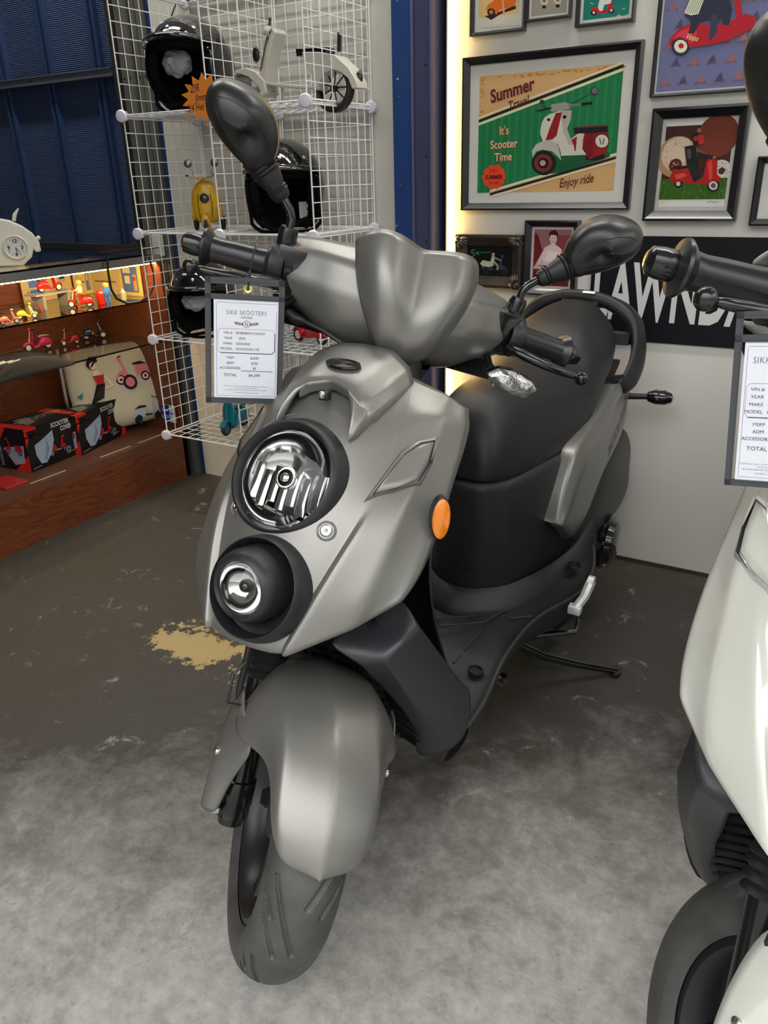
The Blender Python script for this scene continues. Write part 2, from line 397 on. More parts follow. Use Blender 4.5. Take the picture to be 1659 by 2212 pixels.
    # side reflector
    c = Lc(952, 1120, .199); a = V3((.28, .5, .0)).normalized()
    for sg in ((1,) if white else (1, -1)):
        cc = c if sg > 0 else flip(c)+V3((-.045, .028, 0)); aa = V3((.75, sg*.65, .1)).normalized()
        mb = MB(); mb.lathe([(-.012, .032), (.0, .032), (.002, .030), (-.001, .029)], cc, aa, M_BLACK, 36, x=(.1, 0, -1), sq=.44)
        rf = B(mb, 'side_reflector')
        mb = MB(); mb.lathe([(.0, .0295), (.004, .029), (.006, .025), (.007, .0001)], cc, aa, M_AMBER, 36, x=(.1, 0, -1), sq=.44); B(mb, 'amber_lens', rf)
        mb = MB(); q = Lc(913, 1195, .168); q = q if sg > 0 else flip(q); mb.lathe([(-.004, .006), (.003, .006), (.005, .004), (.0055, .0001)], q, (.3, sg, 0), M_STEEL, 12); B(mb, 'screw')
    # ---- lower front panel beside the wheel
    lo = [ # (px, py, left offset): outer edge ... inner edge, top to bottom
      [(868,1285,.125),(835,1312,.11),(745,1358,.075),(700,1388,.07),(690,1392,.05)],
      [(905,1352,.172),(868,1388,.166),(832,1426,.15),(780,1437,.115),(760,1440,.05)],
      [(950,1412,.185),(915,1440,.18),(865,1475,.16),(830,1488,.12),(800,1500,.05)],
      [(1000,1478,.2),(960,1510,.188),(905,1535,.165),(872,1535,.13),(845,1550,.05)],
      [(1022,1490,.205),(985,1560,.19),(930,1585,.162),(903,1585,.13),(870,1600,.06)],
      [(1012,1590,.19),(970,1622,.165),(925,1637,.14),(893,1628,.11),(860,1632,.05)]]
    rows = [[Lc(x, y, t) for x, y, t in r] for r in lo]
    mb = MB()
    for sg in (1, -1): mb.grid([[p if sg > 0 else flip(p) for p in r[:4]] for r in rows], M_LOWER)
    KL = {}
    for i, r in enumerate(rows):
        for j, p in enumerate(r): KL[(round(p.x, 4), round(abs(p.y), 4), round(p.z, 4))] = (i, j)
    def crl(a, b):
        ka = KL.get((round(a.x, 4), round(abs(a.y), 4), round(a.z, 4))); kb = KL.get((round(b.x, 4), round(abs(b.y), 4), round(b.z, 4)))
        if not ka or not kb: return 0
        if ka[0] == kb[0] == 1 and min(ka[1], kb[1]) < 3: return .9
        if ka[1] == kb[1] == 2 and min(ka[0], kb[0]) < 3: return .6
        if ka[0] == kb[0] == 3 or ka[1] == kb[1] == 1 and min(ka[0], kb[0]) > 2: return .4
        if ka[1] == kb[1] == 3: return .5
        return 0
    B(mb, 'lower_cowl', sub=3, crease=crl, thick=.004)
    # belly behind the grille and the grille bars
    mb = MB()
    rad = [[V3((1.10+.0*k, 0, z)) for k in range(1)] for z in (0, 1)]
    gz = [(.60, 1.18, .115), (.52, 1.15, .122), (.44, 1.115, .13), (.36, 1.085, .135), (.28, 1.05, .135), (.21, 1.0, .12)]
    for i, (z, s, w) in enumerate(gz):
        pass
    def gs(z):
        for (z0, s0, w0), (z1, s1, w1) in zip(gz, gz[1:]):
            if z1 <= z <= z0: k = (z-z1)/(z0-z1); return s1+(s0-s1)*k, w1+(w0-w1)*k
        return gz[-1][1], gz[-1][2]
    z = .215
    while z < .6:
        s, w = gs(z)
        mb.grid([[V3((s-.02*(y/w)**2*-1-.01+dx, y, z+dz)) for dx, dz in ((0, -.004), (.006, 0), (0, .004), (-.012, .003), (-.012, -.003))] for y in [w*k/6 for k in range(-6, 7)]], M_BLACK, cv=True, cap=True)
        z += .0235
    for y in (-.11, -.062, -.02, .02, .062, .11):
        mb.tube([V3((gs(z)[0]-.012+.02*(y/gs(z)[1])**2, y*gs(z)[1]/.115, z)) for z in (.205, .26, .32, .38, .44, .5, .56, .6)], .0055, M_BLACK, 6)
    B(mb, 'front_grille')
    mb = MB(); mb.grid(mir([[(s-.05, 0, z), (s-.05, w*.6, z), (s-.045, w, z)] for z, s, w in gz]+[[(.93, 0, .19), (.93, .08, .19), (.93, .13, .19)], [(.62, 0, .17), (.62, .08, .17), (.62, .14, .18)]]), M_BLACK2); B(mb, 'belly_panel', sub=1)
    # ---- floorboard
    fb = [(.96,.19,.255),(.90,.196,.262),(.84,.19,.27),(.77,.18,.28),(.69,.18,.292),(.60,.19,.302),(.53,.215,.306),(.47,.243,.306),(.41,.255,.316),(.36,.254,.332),(.31,.24,.352),(.27,.215,.372)]
    mb = MB(); rows = []
    for s, t, z in fb:
        fl_ = max(0, z-.302)*.0
        rows.append([V3((s, 0, z-.012)), V3((s, t*.55, z-.012)), V3((s, t-.018, z-.012)), V3((s, t-.012, z-.002)), V3((s, t-.004, z)), V3((s, t, z-.006)), V3((s, t-.004, z-.03)), V3((s+.01, t-.02, z-.075)), V3((s+.02, t-.05, z-.10))])
    mb.grid(mir(rows), M_BLACK2); B(mb, 'floorboard', sub=1)
    for sg in (1, -1):
        mb = MB()
        for ln in ([(936,1353,0),(1045,1345,0),(1080,1325,0),(1148,1296,0)], [(1100,1337,0),(1160,1330,0)], [(940,1337,0),(1030,1330,0),(1048,1315,0)], [(1003,1405,0),(1048,1355,0)], [(980,1432,0),(995,1416,0)]):
            P = [Lc(x, y, .2925, 2) for x, y, _ in ln]; P = [p if sg > 0 else flip(p) for p in P]
            mb.tube(P, .0022, M_BLACK2, 6)
        B(mb, 'tread_rib')
    # rear foot pegs with raised ribs
    for sg in (1, -1):
        for c, r in ((Lc(1240, 1222, .336, 2), .017), (Lc(1027, 1449, .272, 2), .017)):
            mb = MB(); c = c if sg > 0 else flip(c); mb.lathe([(0, r), (.004, r-.001), (.004, r-.003), (-.002, r-.004), (-.002, .0001)], c, (0, 0, 1), M_BLACK, 24); B(mb, 'rubber_plug')
    # ---- tunnel: body under the seat
    tn = [ # z rows: (s front, half width front, s mid, width mid, s back, width back)
      (.31, .60, .045, .56, .09, .40, .14, .30, .17), (.40, .615, .05, .575, .095, .42, .145, .31, .175), (.47, .63, .055, .59, .10, .43, .15, .31, .175),
      (.55, .645, .06, .60, .105, .42, .152, .31, .172), (.60, .655, .058, .60, .10, .41, .145, .31, .165), (.612, .645, .05, .59, .092, .41, .137, .31, .155)]
    rows = []
    for z, a, wa, b, wb, c, wc, d, wd in tn:
        rows.append([V3((a+.012, 0, z)), V3((a, wa, z)), V3((b, wb, z)), V3(((b+c)/2, (wb+wc)/2+.006, z)), V3((c, wc, z)), V3((d, wd, z))])
    rows.append([V3((.40, 0, .60)), V3((.40, .03, .60)), V3((.40, .05, .60)), V3((.38, .07, .60)), V3((.37, .09, .60)), V3((.31, .1, .60))])
    kt = {(round(p.x, 3), round(abs(p.y), 3), round(p.z, 3)): (i, j) for i, r in enumerate(rows) for j, p in enumerate(r)}
    def crt(a, b):
        ka = kt.get((round(a.x, 3), round(abs(a.y), 3), round(a.z, 3))); kb = kt.get((round(b.x, 3), round(abs(b.y), 3), round(b.z, 3)))
        if not ka or not kb: return 0
        if ka[1] == kb[1] == 2: return .8
        if ka[1] == kb[1] == 1: return .6
        if ka[0] == kb[0] and ka[0] in (4, 5): return .7
        return 0
    mb = MB(); mb.grid(mir(rows), M_BLACK2); tun = B(mb, 'under_seat_body', sub=2, crease=crt)
    rows = []
    for z, o in ((.285, .05), (.30, .046), (.325, .022), (.335, .006)):
        rows.append([V3((.615+o, 0, z)), V3((.60+o, .05, z)), V3((.555+o*.6, .094+o*.8, z)), V3((.48, .125+o, z)), V3((.40, .148+o, z)), V3((.33, .185+o*.8, z+.03)), V3((.27, .2+o*.5, z+.08))])
    mb = MB(); mb.grid(mir(rows), M_BLACK2); B(mb, 'body_skirt', sub=2, crease=lambda a, b: .3)
    # vents
    bpy.context.view_layer.update(); ev = tun.evaluated_get(bpy.context.evaluated_depsgraph_get()); bt = BVHTree.FromPolygons([v.co.copy() for v in ev.data.vertices], [tuple(p.vertices) for p in ev.data.polygons])
    def on_t(px, py, off):
        o = MWI @ CAM; d = (MWI.to_3x3() @ ray(px, py)).normalized(); h, n, _, _ = bt.ray_cast(o, d)
        if h is None: return None
        if n.dot(d) > 0: n = -n
        return h+n*off
    for nm, pls in (('vent', [[(1006,1190),(1066,1186),(1052,1200),(1002,1203)], [(996,1212),(1046,1210),(1010,1230),(985,1232)]]), ('vent', [[(922,1185),(960,1180),(955,1202),(930,1196)], [(925,1205),(952,1215),(948,1232),(930,1222)]])):
        mb = MB()
        for pl in pls:
            a = [on_t(x, y, .0008) for x, y in pl]
            if all(a):
                mb.add(a, [(0, 1, 2, 3)], M_HOLE)
                for k in range(1, 4):
                    u = k/4; mb.tube([a[0].lerp(a[1], u), a[3].lerp(a[2], u)], .0012, M_BLACK, 5)
                mb.tube([a[0].lerp(a[3], .5), a[1].lerp(a[2], .5)], .0012, M_BLACK, 5)
        for P in ([(1004,1183),(985,1235),(1022,1228)], ) if nm == 'vent' and pls[0][0][0] > 990 else ():
            q = [on_t(x, y, .001) for x, y in P]
            if all(q): mb.tube(q, .003, M_BLACK2, 6)
        if mb.v: B(mb, nm, tun)
    mb = MB(); q = on_t(963, 1258, .0)
    if q: mb.lathe([(0, .008), (.003, .008), (.003, .005), (0, .004), (0, .0001)], q, (1, 0, .1), M_BLACK, 16); B(mb, 'screw', tun)
    # ---- seat
    st = [ # s, z centre top, half width at shoulder, z shoulder, half width low, z low
      (.665, .655, .04, .645, .045, .618), (.655, .715, .06, .695, .07, .615), (.625, .765, .07, .735, .095, .608), (.56, .79, .078, .755, .112, .60), (.46, .785, .09, .755, .13, .598), (.34, .778, .105, .748, .15, .602),
      (.24, .782, .112, .752, .158, .62), (.19, .795, .11, .768, .158, .645), (.15, .83, .105, .805, .156, .665), (.10, .855, .1, .83, .152, .69), (.02, .872, .092, .845, .146, .72), (-.08, .88, .078, .855, .13, .755), (-.13, .876, .06, .852, .11, .77), (-.155, .85, .035, .84, .08, .79)]
    rows = []
    for s, z, w, zs, wl, zl in st:
        rows.append([V3((s, 0, z)), V3((s, w*.6, z-.003)), V3((s, w, zs)), V3((s, (w+wl)/2+.008, (zs+zl)/2+.01)), V3((s, wl, zl+.015)), V3((s, wl-.008, zl)), V3((s, wl*.5, zl)), V3((s, 0, zl))])
    mb = MB(); full = mir(rows); n = len(full[0]); mb.grid(full, M_SEAT, cap=True)
    seat = B(mb, 'seat', sub=2, crease=lambda a, b: .0)
    # ---- rear side panels
    sp = [ # rows front->rear: upper edge, ridge, mid, lower edge   (px,py,t)
      [(1203,1130,.172),(1216,1136,.186),(1228,1150,.19),(1240,1163,.19)],
      [(1212,1085,.172),(1232,1095,.19),(1250,1118,.198),(1264,1143,.198)],
      [(1228,1022,.172),(1253,1030,.192),(1276,1058,.2),(1286,1085,.2)],
      [(1244,966,.17),(1272,985,.192),(1298,1000,.2),(1310,1020,.198)],
      [(1290,900,.166),(1313,908,.184),(1335,930,.19),(1345,955,.185)],
      [(1318,852,.16),(1340,850,.172),(1352,870,.175),(1358,910,.168)],
      [(1326,830,.155),(1345,826,.16),(1357,838,.16),(1360,868,.155)]]
    rows = [[Lc(*q) for q in r] for r in sp]
    rows = [[V3((r[0].x, r[0].y-.03, r[0].z))]+r+[V3((r[3].x, r[3].y-.035, r[3].z-.01))] for r in rows]
    r0 = [V3((p.x+.002, p.y-.03, p.z)) for p in rows[0]]
    kk = {(round(p.x, 3), round(abs(p.y), 3), round(p.z, 3)): (i, j) for i, r in enumerate([r0]+rows) for j, p in enumerate(r)}
    def crs(a, b):
        ka = kk.get((round(a.x, 3), round(abs(a.y), 3), round(a.z, 3))); kb = kk.get((round(b.x, 3), round(abs(b.y), 3), round(b.z, 3)))
        if not ka or not kb: return 0
        if ka[1] == kb[1] and ka[1] in (1, 2): return .85
        if ka[0] == kb[0] == 1: return .8
        if ka[0] == kb[0] == 4: return .3
        return 0
    for sg in (1, -1):
        mb = MB(); mb.grid([[p if sg > 0 else flip(p) for p in r] for r in [r0]+rows], paint)
        pan = B(mb, 'side_panel', sub=2, crease=crs)
        bpy.context.view_layer.update(); ev = pan.evaluated_get(bpy.context.evaluated_depsgraph_get()); bp_ = BVHTree.FromPolygons([v.co.copy() for v in ev.data.vertices], [tuple(p.vertices) for p in ev.data.polygons])
        T = text('HOOLIGAN', .052, M_DECAL, (0, 0, 0), (1, 0, 0), (0, 1, 0), None, 'side_lettering', sx=.72, ext=0)
        a = Lc(1318, 985, .2); b = Lc(1357, 868, .172); xd = (b-a); wd = max(v.co.x for v in T.data.vertices)
        up = V3((0, 0, 1)); xd_n = xd/wd
        if sg < 0: a, xd_n = flip(b), -flip(xd_n)*-1*-1
        ok = True
        for v in T.data.vertices:
            p = a+xd_n*v.co.x+up*(v.co.y-.01)
            h, n, _, _ = bp_.ray_cast(V3((p.x, sg*.4, p.z)), V3((0, -sg, 0)))
            v.co = (h+V3((0, sg*.0008, 0))) if h is not None else V3((p.x, sg*.17, p.z))
        T.parent = pan
    # ---- rear lower fairing, black
    rf = [[(1238,1168,.175),(1262,1172,.188),(1290,1160,.18)], [(1276,1110,.19),(1292,1135,.2),(1318,1133,.19)], [(1300,1060,.192),(1325,1085,.2),(1350,1100,.185)], [(1316,1015,.19),(1348,1030,.195),(1366,1060,.18)], [(1340,960,.18),(1356,995,.182),(1364,1030,.17)], [(1352,925,.172),(1364,960,.172),(1362,1000,.155)]]
    mb = MB()
    for sg in (1, -1):
        rr = []
        for r in rf:
            q = [Lc(*x) for x in r]; q = [V3((q[0].x, q[0].y-.03, q[0].z))]+q+[V3((q[2].x-.02, q[2].y-.06, q[2].z-.01))]; rr.append([p if sg > 0 else flip(p) for p in q])
        mb.grid(rr, M_BLACK2)
    B(mb, 'rear_fairing', sub=2)
    mb = MB(); mb.grid([[V3((x, y, z)) for y in (-w, -w*.6, 0, w*.6, w)] for x, w, z in ((.36, .15, .60), (.2, .15, .61), (0, .14, .68), (-.15, .13, .72), (-.25, .1, .70), (-.29, .08, .62), (-.27, .08, .52), (-.2, .1, .45), (-.05, .12, .42), (.2, .14, .42))], M_BLACK); B(mb, 'frame_cover', sub=1)
    mb = MB(); mb.grid([[V3((x, y, z)) for y in (-w, 0, w)] for x, w, z in ((-.255, .14, .63), (-.30, .11, .62), (-.315, .1, .58), (-.30, .11, .54), (-.25, .13, .53))], M_RED); B(mb, 'tail_light', sub=1)
    mb = MB()      # rear mudguard
    mb.grid([[V3((-.02-.285*math.sin(R_(a)), y, .25+.285*math.cos(R_(a)))) for y in (-.07, -.05, 0, .05, .07)] for a in range(-30, 101, 10)], M_BLACK); B(mb, 'rear_mudguard', thick=.003)
    # ---- grab rail
    P = [(1.0, 0)]
    rl = [[(-.13,0,.905),(-.185,0,.888),(-.17,0,.855),(-.12,0,.868)], [(-.132,.06,.900),(-.19,.067,.882),(-.178,.06,.85),(-.122,.056,.862)], [(-.125,.115,.880),(-.185,.130,.868),(-.178,.122,.825),(-.118,.102,.84)],
          [(-.115,.150,.85),(-.175,.172,.835),(-.172,.162,.785),(-.12,.137,.80)], [(-.095,.166,.80),(-.16,.192,.785),(-.165,.183,.73),(-.112,.156,.75)], [(-.07,.168,.755),(-.14,.2,.735),(-.145,.192,.68),(-.092,.158,.705)],
          [(-.035,.162,.712),(-.10,.197,.69),(-.10,.188,.652),(-.052,.155,.672)], [(-.02,.15,.690),(-.05,.18,.665),(-.05,.172,.642),(-.03,.142,.655)]]
    mb = MB(); full = [[flip(p) for p in r] for r in reversed(rl[1:])]+[[V3(p) for p in r] for r in rl]; mb.grid(full, M_BLACK, cv=True, cap=True)
    gr = B(mb, 'grab_rail', sub=2, crease=lambda a, b: .25)
    mb = MB()
    for sg in (1, -1):
        mb.grid([[V3(p) for p in r] for r in [[(-.02,sg*.12,.70),(-.06,sg*.12,.69),(-.06,sg*.12,.66),(-.02,sg*.12,.66)], [(-.04,sg*.165,.705),(-.08,sg*.168,.70),(-.08,sg*.165,.67),(-.04,sg*.165,.67)]]], M_BLACK, cv=True, cap=True)
        mb.grid([[V3(p) for p in r] for r in [[(-.08,sg*.06,.80),(-.12,sg*.06,.80),(-.12,sg*.06,.77),(-.08,sg*.06,.77)], [(-.10,sg*.15,.80),(-.14,sg*.155,.80),(-.14,sg*.155,.77),(-.1,sg*.15,.77)]]], M_BLACK, cv=True, cap=True)
    mb.grid([[V3(p) for p in r] for r in [[(-.06,-.05,.85),(-.06,.05,.85),(-.06,.05,.8),(-.06,-.05,.8)], [(-.15,-.05,.88),(-.15,.05,.88),(-.15,.05,.85),(-.15,-.05,.85)]]], M_BLACK, cv=True, cap=True)
    B(mb, 'rail_bracket', gr)
    mb = MB(); c = V3((-.128, .02, .8945)); mb.box(c, (.012, .034, .001), M_PAPER, Matrix.Rotation(.35, 3, 'Y')); B(mb, 'load_sticker', gr, smooth=False)
    # ---- rear turn signals
    for sg in (1, -1):
        a = Lc(1362, 856, .158); b = V3((a.x-.02, a.y+.05, a.z+.002)); c = V3((b.x-.025, b.y+.062, b.z)); y = lambda p: p if sg > 0 else flip(p)
        mb = MB(); mb.tube([y(a-V3((0, .03, 0))), y(a), y(b)], [.014, .009, .008], M_RUB, 10)
        ts = B(mb, 'rear_turn_signal'); d = (y(c)-y(b)).normalized()
        mb = MB(); mb.lathe([(-.012, .004), (-.005, .014), (.015, .021), (.04, .022), (.058, .016), (.066, .004)], y(b), d, M_GLOSS, 20, x=(0, 0, 1), sq=1.3, cap=True); B(mb, 'signal_housing', ts)
        mb = MB(); mb.lathe([(-.0, .006), (.015, .0225), (.04, .0235), (.06, .016), (.07, .002)], y(b)+V3((-.006, 0, .001)), d, M_CLEARSIG, 20, x=(0, 0, 1), sq=1.15); B(mb, 'signal_lens', ts)
    # ---- engine, rear wheel, exhaust, stands
    rc = V3((0, 0, .243))
    mb = MB(); tyre_mesh(mb, rc, .243, .063, M_RUB, False); rw = B(mb, 'rear_tyre')
    mb = MB(); rim_mesh(mb, rc, .243, M_RIM); B(mb, 'rear_rim', rw)
    mb = MB()
    mb.grid([[V3((x, y, z)) for y, z in ((.09, zc-h), (.15, zc-h*.95), (.17, zc-h*.5), (.175, zc), (.17, zc+h*.5), (.15, zc+h*.95), (.09, zc+h))] for x, zc, h in ((-.12, .245, .03), (-.1, .245, .065), (0, .245, .085), (.12, .26, .07), (.26, .28, .07), (.33, .285, .06), (.36, .29, .03))], M_ALU, cv=True, cap=True)
    eng = B(mb, 'engine_case', sub=1)
    mb = MB(); c = V3((.04, .175, .255)); mb.lathe([(0, .07), (.015, .078), (.03, .078), (.036, .07), (.034, .066), (.05, .06), (.056, .045), (.058, .001)], c, (0, 1, 0), M_GLOSS, 36); B(mb, 'fan_cover', eng)
    mb = MB(); mb.grid([[V3((x, .12+w, z)) for w, z in ((-.03, z0), (.05, z0), (.065, z0+.03), (.065, z0+.09), (.04, z0+.12), (-.03, z0+.12))] for x, z0 in ((.2, .28), (.12, .29), (-.02, .34), (-.14, .37))], M_BLACK, cv=True, cap=True); B(mb, 'air_cleaner', eng, sub=1)
    mb = MB(); c = Lc(1314, 1180, .19); mb.box(c, (.03, .001, .045), M_PAPER, Matrix.Rotation(.5, 3, 'Y')); B(mb, 'engine_sticker', eng, smooth=False)
    mb = MB(); mb.lathe([(-.02, .045), (.1, .05), (.32, .05), (.36, .035), (.37, .01)], V3((.12, -.17, .24)), (-1, 0, .2), M_GLOSS, 24, cap=True); mb.tube([(.12, -.17, .24), (.25, -.12, .17), (.4, -.04, .17)], .016, M_GLOSS); B(mb, 'exhaust', )
    # pillion peg bracket (bare metal)
    for sg in (1, -1):
        mb = MB()
        a, b, c = Lc(1276, 1258, .262), Lc(1262, 1290, .262), Lc(1242, 1316, .25)
        y = lambda p: p if sg > 0 else flip(p)
        mb.tube([y(a), y(b), y(c)], [.012, .011, .011], M_ALU2, 8); mb.box(y(c), (.022, .03, .02), M_ALU2, None, .003); mb.lathe([(-.006, .016), (.008, .016)], y(a), (0, 1, 0), M_ALU2, 16, cap=True)
        B(mb, 'pillion_peg')
    # side stand (down, on the left) and folded centre stand
    gz0 = lambda p: None
    WI = M.inverted()
    piv = V3((.53, .12, .17)); foot = WI @ V3((*(M @ V3((.305, .33, 0))).xy, .008))
    elb = piv.lerp(foot, .62)+V3((.0, -.012, -.012))
    mb = MB(); mb.tube([piv, piv.lerp(elb, .5)+V3((0, 0, -.008)), elb, foot], [.012, .011, .0095, .009], M_GLOSS, 10); mb.lathe([(-.003, .024), (.004, .024)], foot, WI.to_3x3() @ V3((0, 0, 1)), M_GLOSS, 20, x=(1, 0, 0), sq=.6, cap=True)
    mb.box(piv, (.04, .03, .04), M_GLOSS, None, .006)
    B(mb, 'side_stand')
    mb = MB(); k0 = V3((.50, .0, .13))
    for sg in (1, -1):
        mb.tube([V3((.50, sg*.09, .135)), V3((.40, sg*.11, .11)), V3((.28, sg*.15, .085)), V3((.22, sg*.17, .10))], [.016, .014, .013, .012], M_GLOSS, 10)
        mb.tube([V3((.56, sg*.08, .14)), V3((.56, sg*.10, .09)), V3((.56, sg*.12, .085))], .011, M_GLOSS, 8)
    mb.tube([(.50, -.1, .135), (.50, .1, .135)], .012, M_GLOSS, 10); mb.tube([(.56, -.1, .14), (.56, .1, .14)], .012, M_GLOSS, 10)
    mb.tube([(.40, .13, .12), (.34, .22, .13), (.30, .215, .14)], .007, M_GLOSS, 8)
    B(mb, 'centre_stand')
    mb = MB(); P = [V3((.50+.0*i, .1+.012*math.sin(i*1.57), .14+.012*math.cos(i*1.57))).lerp(V3((.36, .16+.01*math.sin(i*1.57), .15+.01*math.cos(i*1.57))), i/28) for i in range(29)]; mb.tube(P, .002, M_STEEL, 5); B(mb, 'stand_spring')

    # ================= parts that turn with the handlebar
    # front wheel
    mb = MB(); tyre_mesh(mb, AXL, .236, .058, M_TYRE); fw = B(mb, 'front_tyre', st=True)
    mb = MB(); rim_mesh(mb, AXL, .236, M_RIM); B(mb, 'front_rim', fw, st=True)
    mb = MB(); mb.lathe([(-.002, .05), (-.002, .095), (.002, .095), (.002, .05), (-.002, .05)], AXL+V3((0, .058, 0)), (0, 1, 0), M_STEEL, 40); B(mb, 'brake_disc', fw, st=True)
    mb = MB(); mb.box(AXL+V3((-.075, .062, .065)), (.05, .035, .06), M_GLOSS, Matrix.Rotation(.5, 3, 'Y'), .008); B(mb, 'brake_caliper', st=True)
    # fork
    kx = KX
    for sg in (1, -1):
        a0 = AXL+V3((-.005, sg*.09, -.03)); 
        mb = MB(); mb.lathe([(0, .012), (.0, .02), (.012, .022), (.014, .026), (.035, .027), (.037, .0285), (.075, .0285), (.077, .025), (.20, .024), (.25, .024)], a0, kx, M_GLOSS2, 24, cap=True)
        fk = B(mb, 'fork_leg', st=True)
        prof = []
        for i in range(22): prof.append((.25+i*.0075, .026 if i % 2 else .0335))
        mb = MB(); mb.lathe(prof, a0, kx, M_RUB, 24); mb.lathe([(.40, .016), (.62, .016)], a0, kx, M_STEEL, 16); B(mb, 'gaiter', fk, st=True)
        mb = MB(); c = AXL+V3((0, sg*.115, .005)); mb.lathe([(0, .009), (.012, .009), (.012, .0001)], c, (0, sg, 0), M_STEEL, 6); B(mb, 'axle_nut', fk, st=True)
    mb = MB(); mb.box(AXL+V3((-.19, 0, .40)), (.05, .22, .03), M_GLOSS, Matrix.Rotation(R_(-25), 3, 'Y'), .006); mb.tube([AXL+kx*.42+V3((-.03, 0, 0)), AXL+kx*.80+V3((-.03, 0, 0))], .025, M_GLOSS, 14); B(mb, 'fork_crown', st=True)
    # brake hose guide on the right
    mb = MB(); g = lambda x, y, z: AXL+V3((x, y, z)); mb.tube([g(-.03, -.12, .20), g(-.03, -.145, .20), g(-.045, -.147, .245), g(-.06, -.13, .26)], .0025, M_BLACK, 6); B(mb, 'hose_guide', st=True)
    mb = MB(); mb.tube([g(-.07, -.075, .09), g(-.06, -.11, .13), g(-.06, -.128, .2), g(-.10, -.130, .32), g(-.16, -.12, .45), g(-.22, -.08, .58)], .0055, M_RUB, 8); B(mb, 'brake_hose', st=True)
    # front fender: sections along the arc around the axle
    rows = []; FE = []
    def fr(a, r, y, dr=0): return AXL+V3(((r+dr)*math.sin(R_(a)), y, (r+dr)*math.cos(R_(a))))
    for a, r, w1, w2, drop in ((-42, .262, .052, .075, .05), (-30, .270, .06, .098, .065), (-18, .277, .070, .120, .085), (-6, .281, .073, .130, .080), (4, .281, .073, .128, .085), (11, .280, .072, .110, .075), (18, .279, .070, .090, .055), (26, .278, .069, .081, .034), (35, .276, .067, .077, .026), (43, .274, .063, .072, .022), (48, .272, .055, .063, .018), (51.5, .2705, .050, .056, .014), (53.8, .2695, .036, .040, .008), (55.3, .269, .018, .020, .004), (55.9, .269, .004, .006, .002)):
        rows.append([fr(a, r, 0), fr(a, r-.006, w1*.55), fr(a, r-.014, w1), fr(a, r-.014-drop*.38, (w1+w2)/2+.004), fr(a, r-.014-drop, w2)]); FE.append(a)
    kf = {(round(p.x, 4), round(abs(p.y), 4), round(p.z, 4)): (i, j) for i, r in enumerate(rows) for j, p in enumerate(r)}
    def crf(a, b):
        ka = kf.get((round(a.x, 4), round(abs(a.y), 4), round(a.z, 4))); kb = kf.get((round(b.x, 4), round(abs(b.y), 4), round(b.z, 4)))
        if not ka or not kb: return 0
        if ka[1] == kb[1] == 0: return .45
        if ka[1] == kb[1] == 2: return .35
        return 0
    mb = MB(); mb.grid(mir(rows), paint)
    fen = B(mb, 'front_fender', st=True, sub=3, crease=crf, thick=.003)
    for sg in (1, -1):      # fork guards reaching down from the fender
        fg = [[(1.225,.120,.452),(1.285,.127,.445),(1.345,.100,.425)], [(1.232,.134,.395),(1.285,.139,.385),(1.325,.106,.37)], [(1.25,.142,.33),(1.288,.146,.325),(1.312,.112,.315)], [(1.268,.143,.285),(1.296,.147,.285),(1.314,.117,.28)], [(1.285,.143,.243),(1.304,.148,.244),(1.32,.121,.245)]]
        mb = MB(); mb.grid([[V3((x, sg*y, z)) for x, y, z in r] for r in fg], paint); B(mb, 'fork_guard', fen, st=True, sub=2, thick=.003)
        mb = MB(); mb.lathe([(0, .007), (.006, .007), (.008, .004), (.008, .0001)], V3((1.275, sg*.137, .34)), (0, sg, 0), M_STEEL, 12); B(mb, 'fender_bolt', fen, st=True)
    # ---- handlebar cover
    def hb_(rows, m, nm, par=None, **k):
        o = B((lambda q: (q.grid(rows, m), q)[1])(MB()), nm, par, st=True, **k); return o
    # half section rows from the middle to the end: top back, top, front ridge, front low, bottom
    cv = [ # t: (back top), (top ridge), (front upper), (front mid), (front low), (bottom back)
      (0,   [(.85,1.035),(.90,1.077),(.955,1.055),(.985,1.005),(.985,.95),(.95,.918),(.89,.912)]),
      (.07, [(.845,1.037),(.895,1.077),(.94,1.052),(.965,1.002),(.962,.95),(.93,.915),(.87,.91)]),
      (.11, [(.84,1.035),(.885,1.07),(.935,1.05),(.955,1.0),(.945,.95),(.915,.92),(.87,.915)]),
      (.15, [(.825,1.03),(.865,1.062),(.905,1.045),(.925,.998),(.915,.958),(.885,.938),(.85,.935)]),
      (.19, [(.81,1.022),(.845,1.050),(.88,1.038),(.90,.995),(.89,.965),(.865,.95),(.835,.95)]),
      (.212,[(.80,1.015),(.83,1.040),(.862,1.030),(.88,.99),(.872,.966),(.85,.957),(.825,.957)])]
    rows = [[V3((s, t, z)) for s, z in pr] for t, pr in cv]
    full = [[flip(p) for p in r] for r in reversed(rows[1:])]+rows
    ch = hb_(full, paint, 'handlebar_cover', sub=2, thick=.003, crease=lambda a, b: .85 if (min(a.z, b.z) > 1.036 and abs(a.y-b.y) > .01 and abs(a.x-b.x) < .05 and abs(a.z-b.z) < .015 and min(a.x, b.x) > .828) else (.75 if abs(a.y-b.y) > .01 and abs(a.z-b.z) < .013 and .98 < a.z < 1.008 else (.6 if abs(a.y-b.y) < 1e-4 and abs(abs(a.y)-.15) < .01 and min(a.x, b.x) > .85 else 0)))
    mb = MB()      # black rear half and neck
    rows = [[V3((.86, t, 1.03-.0*t)), V3((.82, t, 1.02-abs(t)*.05)), V3((.80, t, .98)), V3((.83, t, .94)), V3((.88, t, .915))] for t in (-.2, -.14, -.07, 0, .07, .14, .2)]; mb.grid(rows, M_BLACK)
    mb.tube([KX*1.04+AX+V3((0, 0, -.02)), KX*.93+AX], [.055, .06], M_BLACK, 20, cap=True)
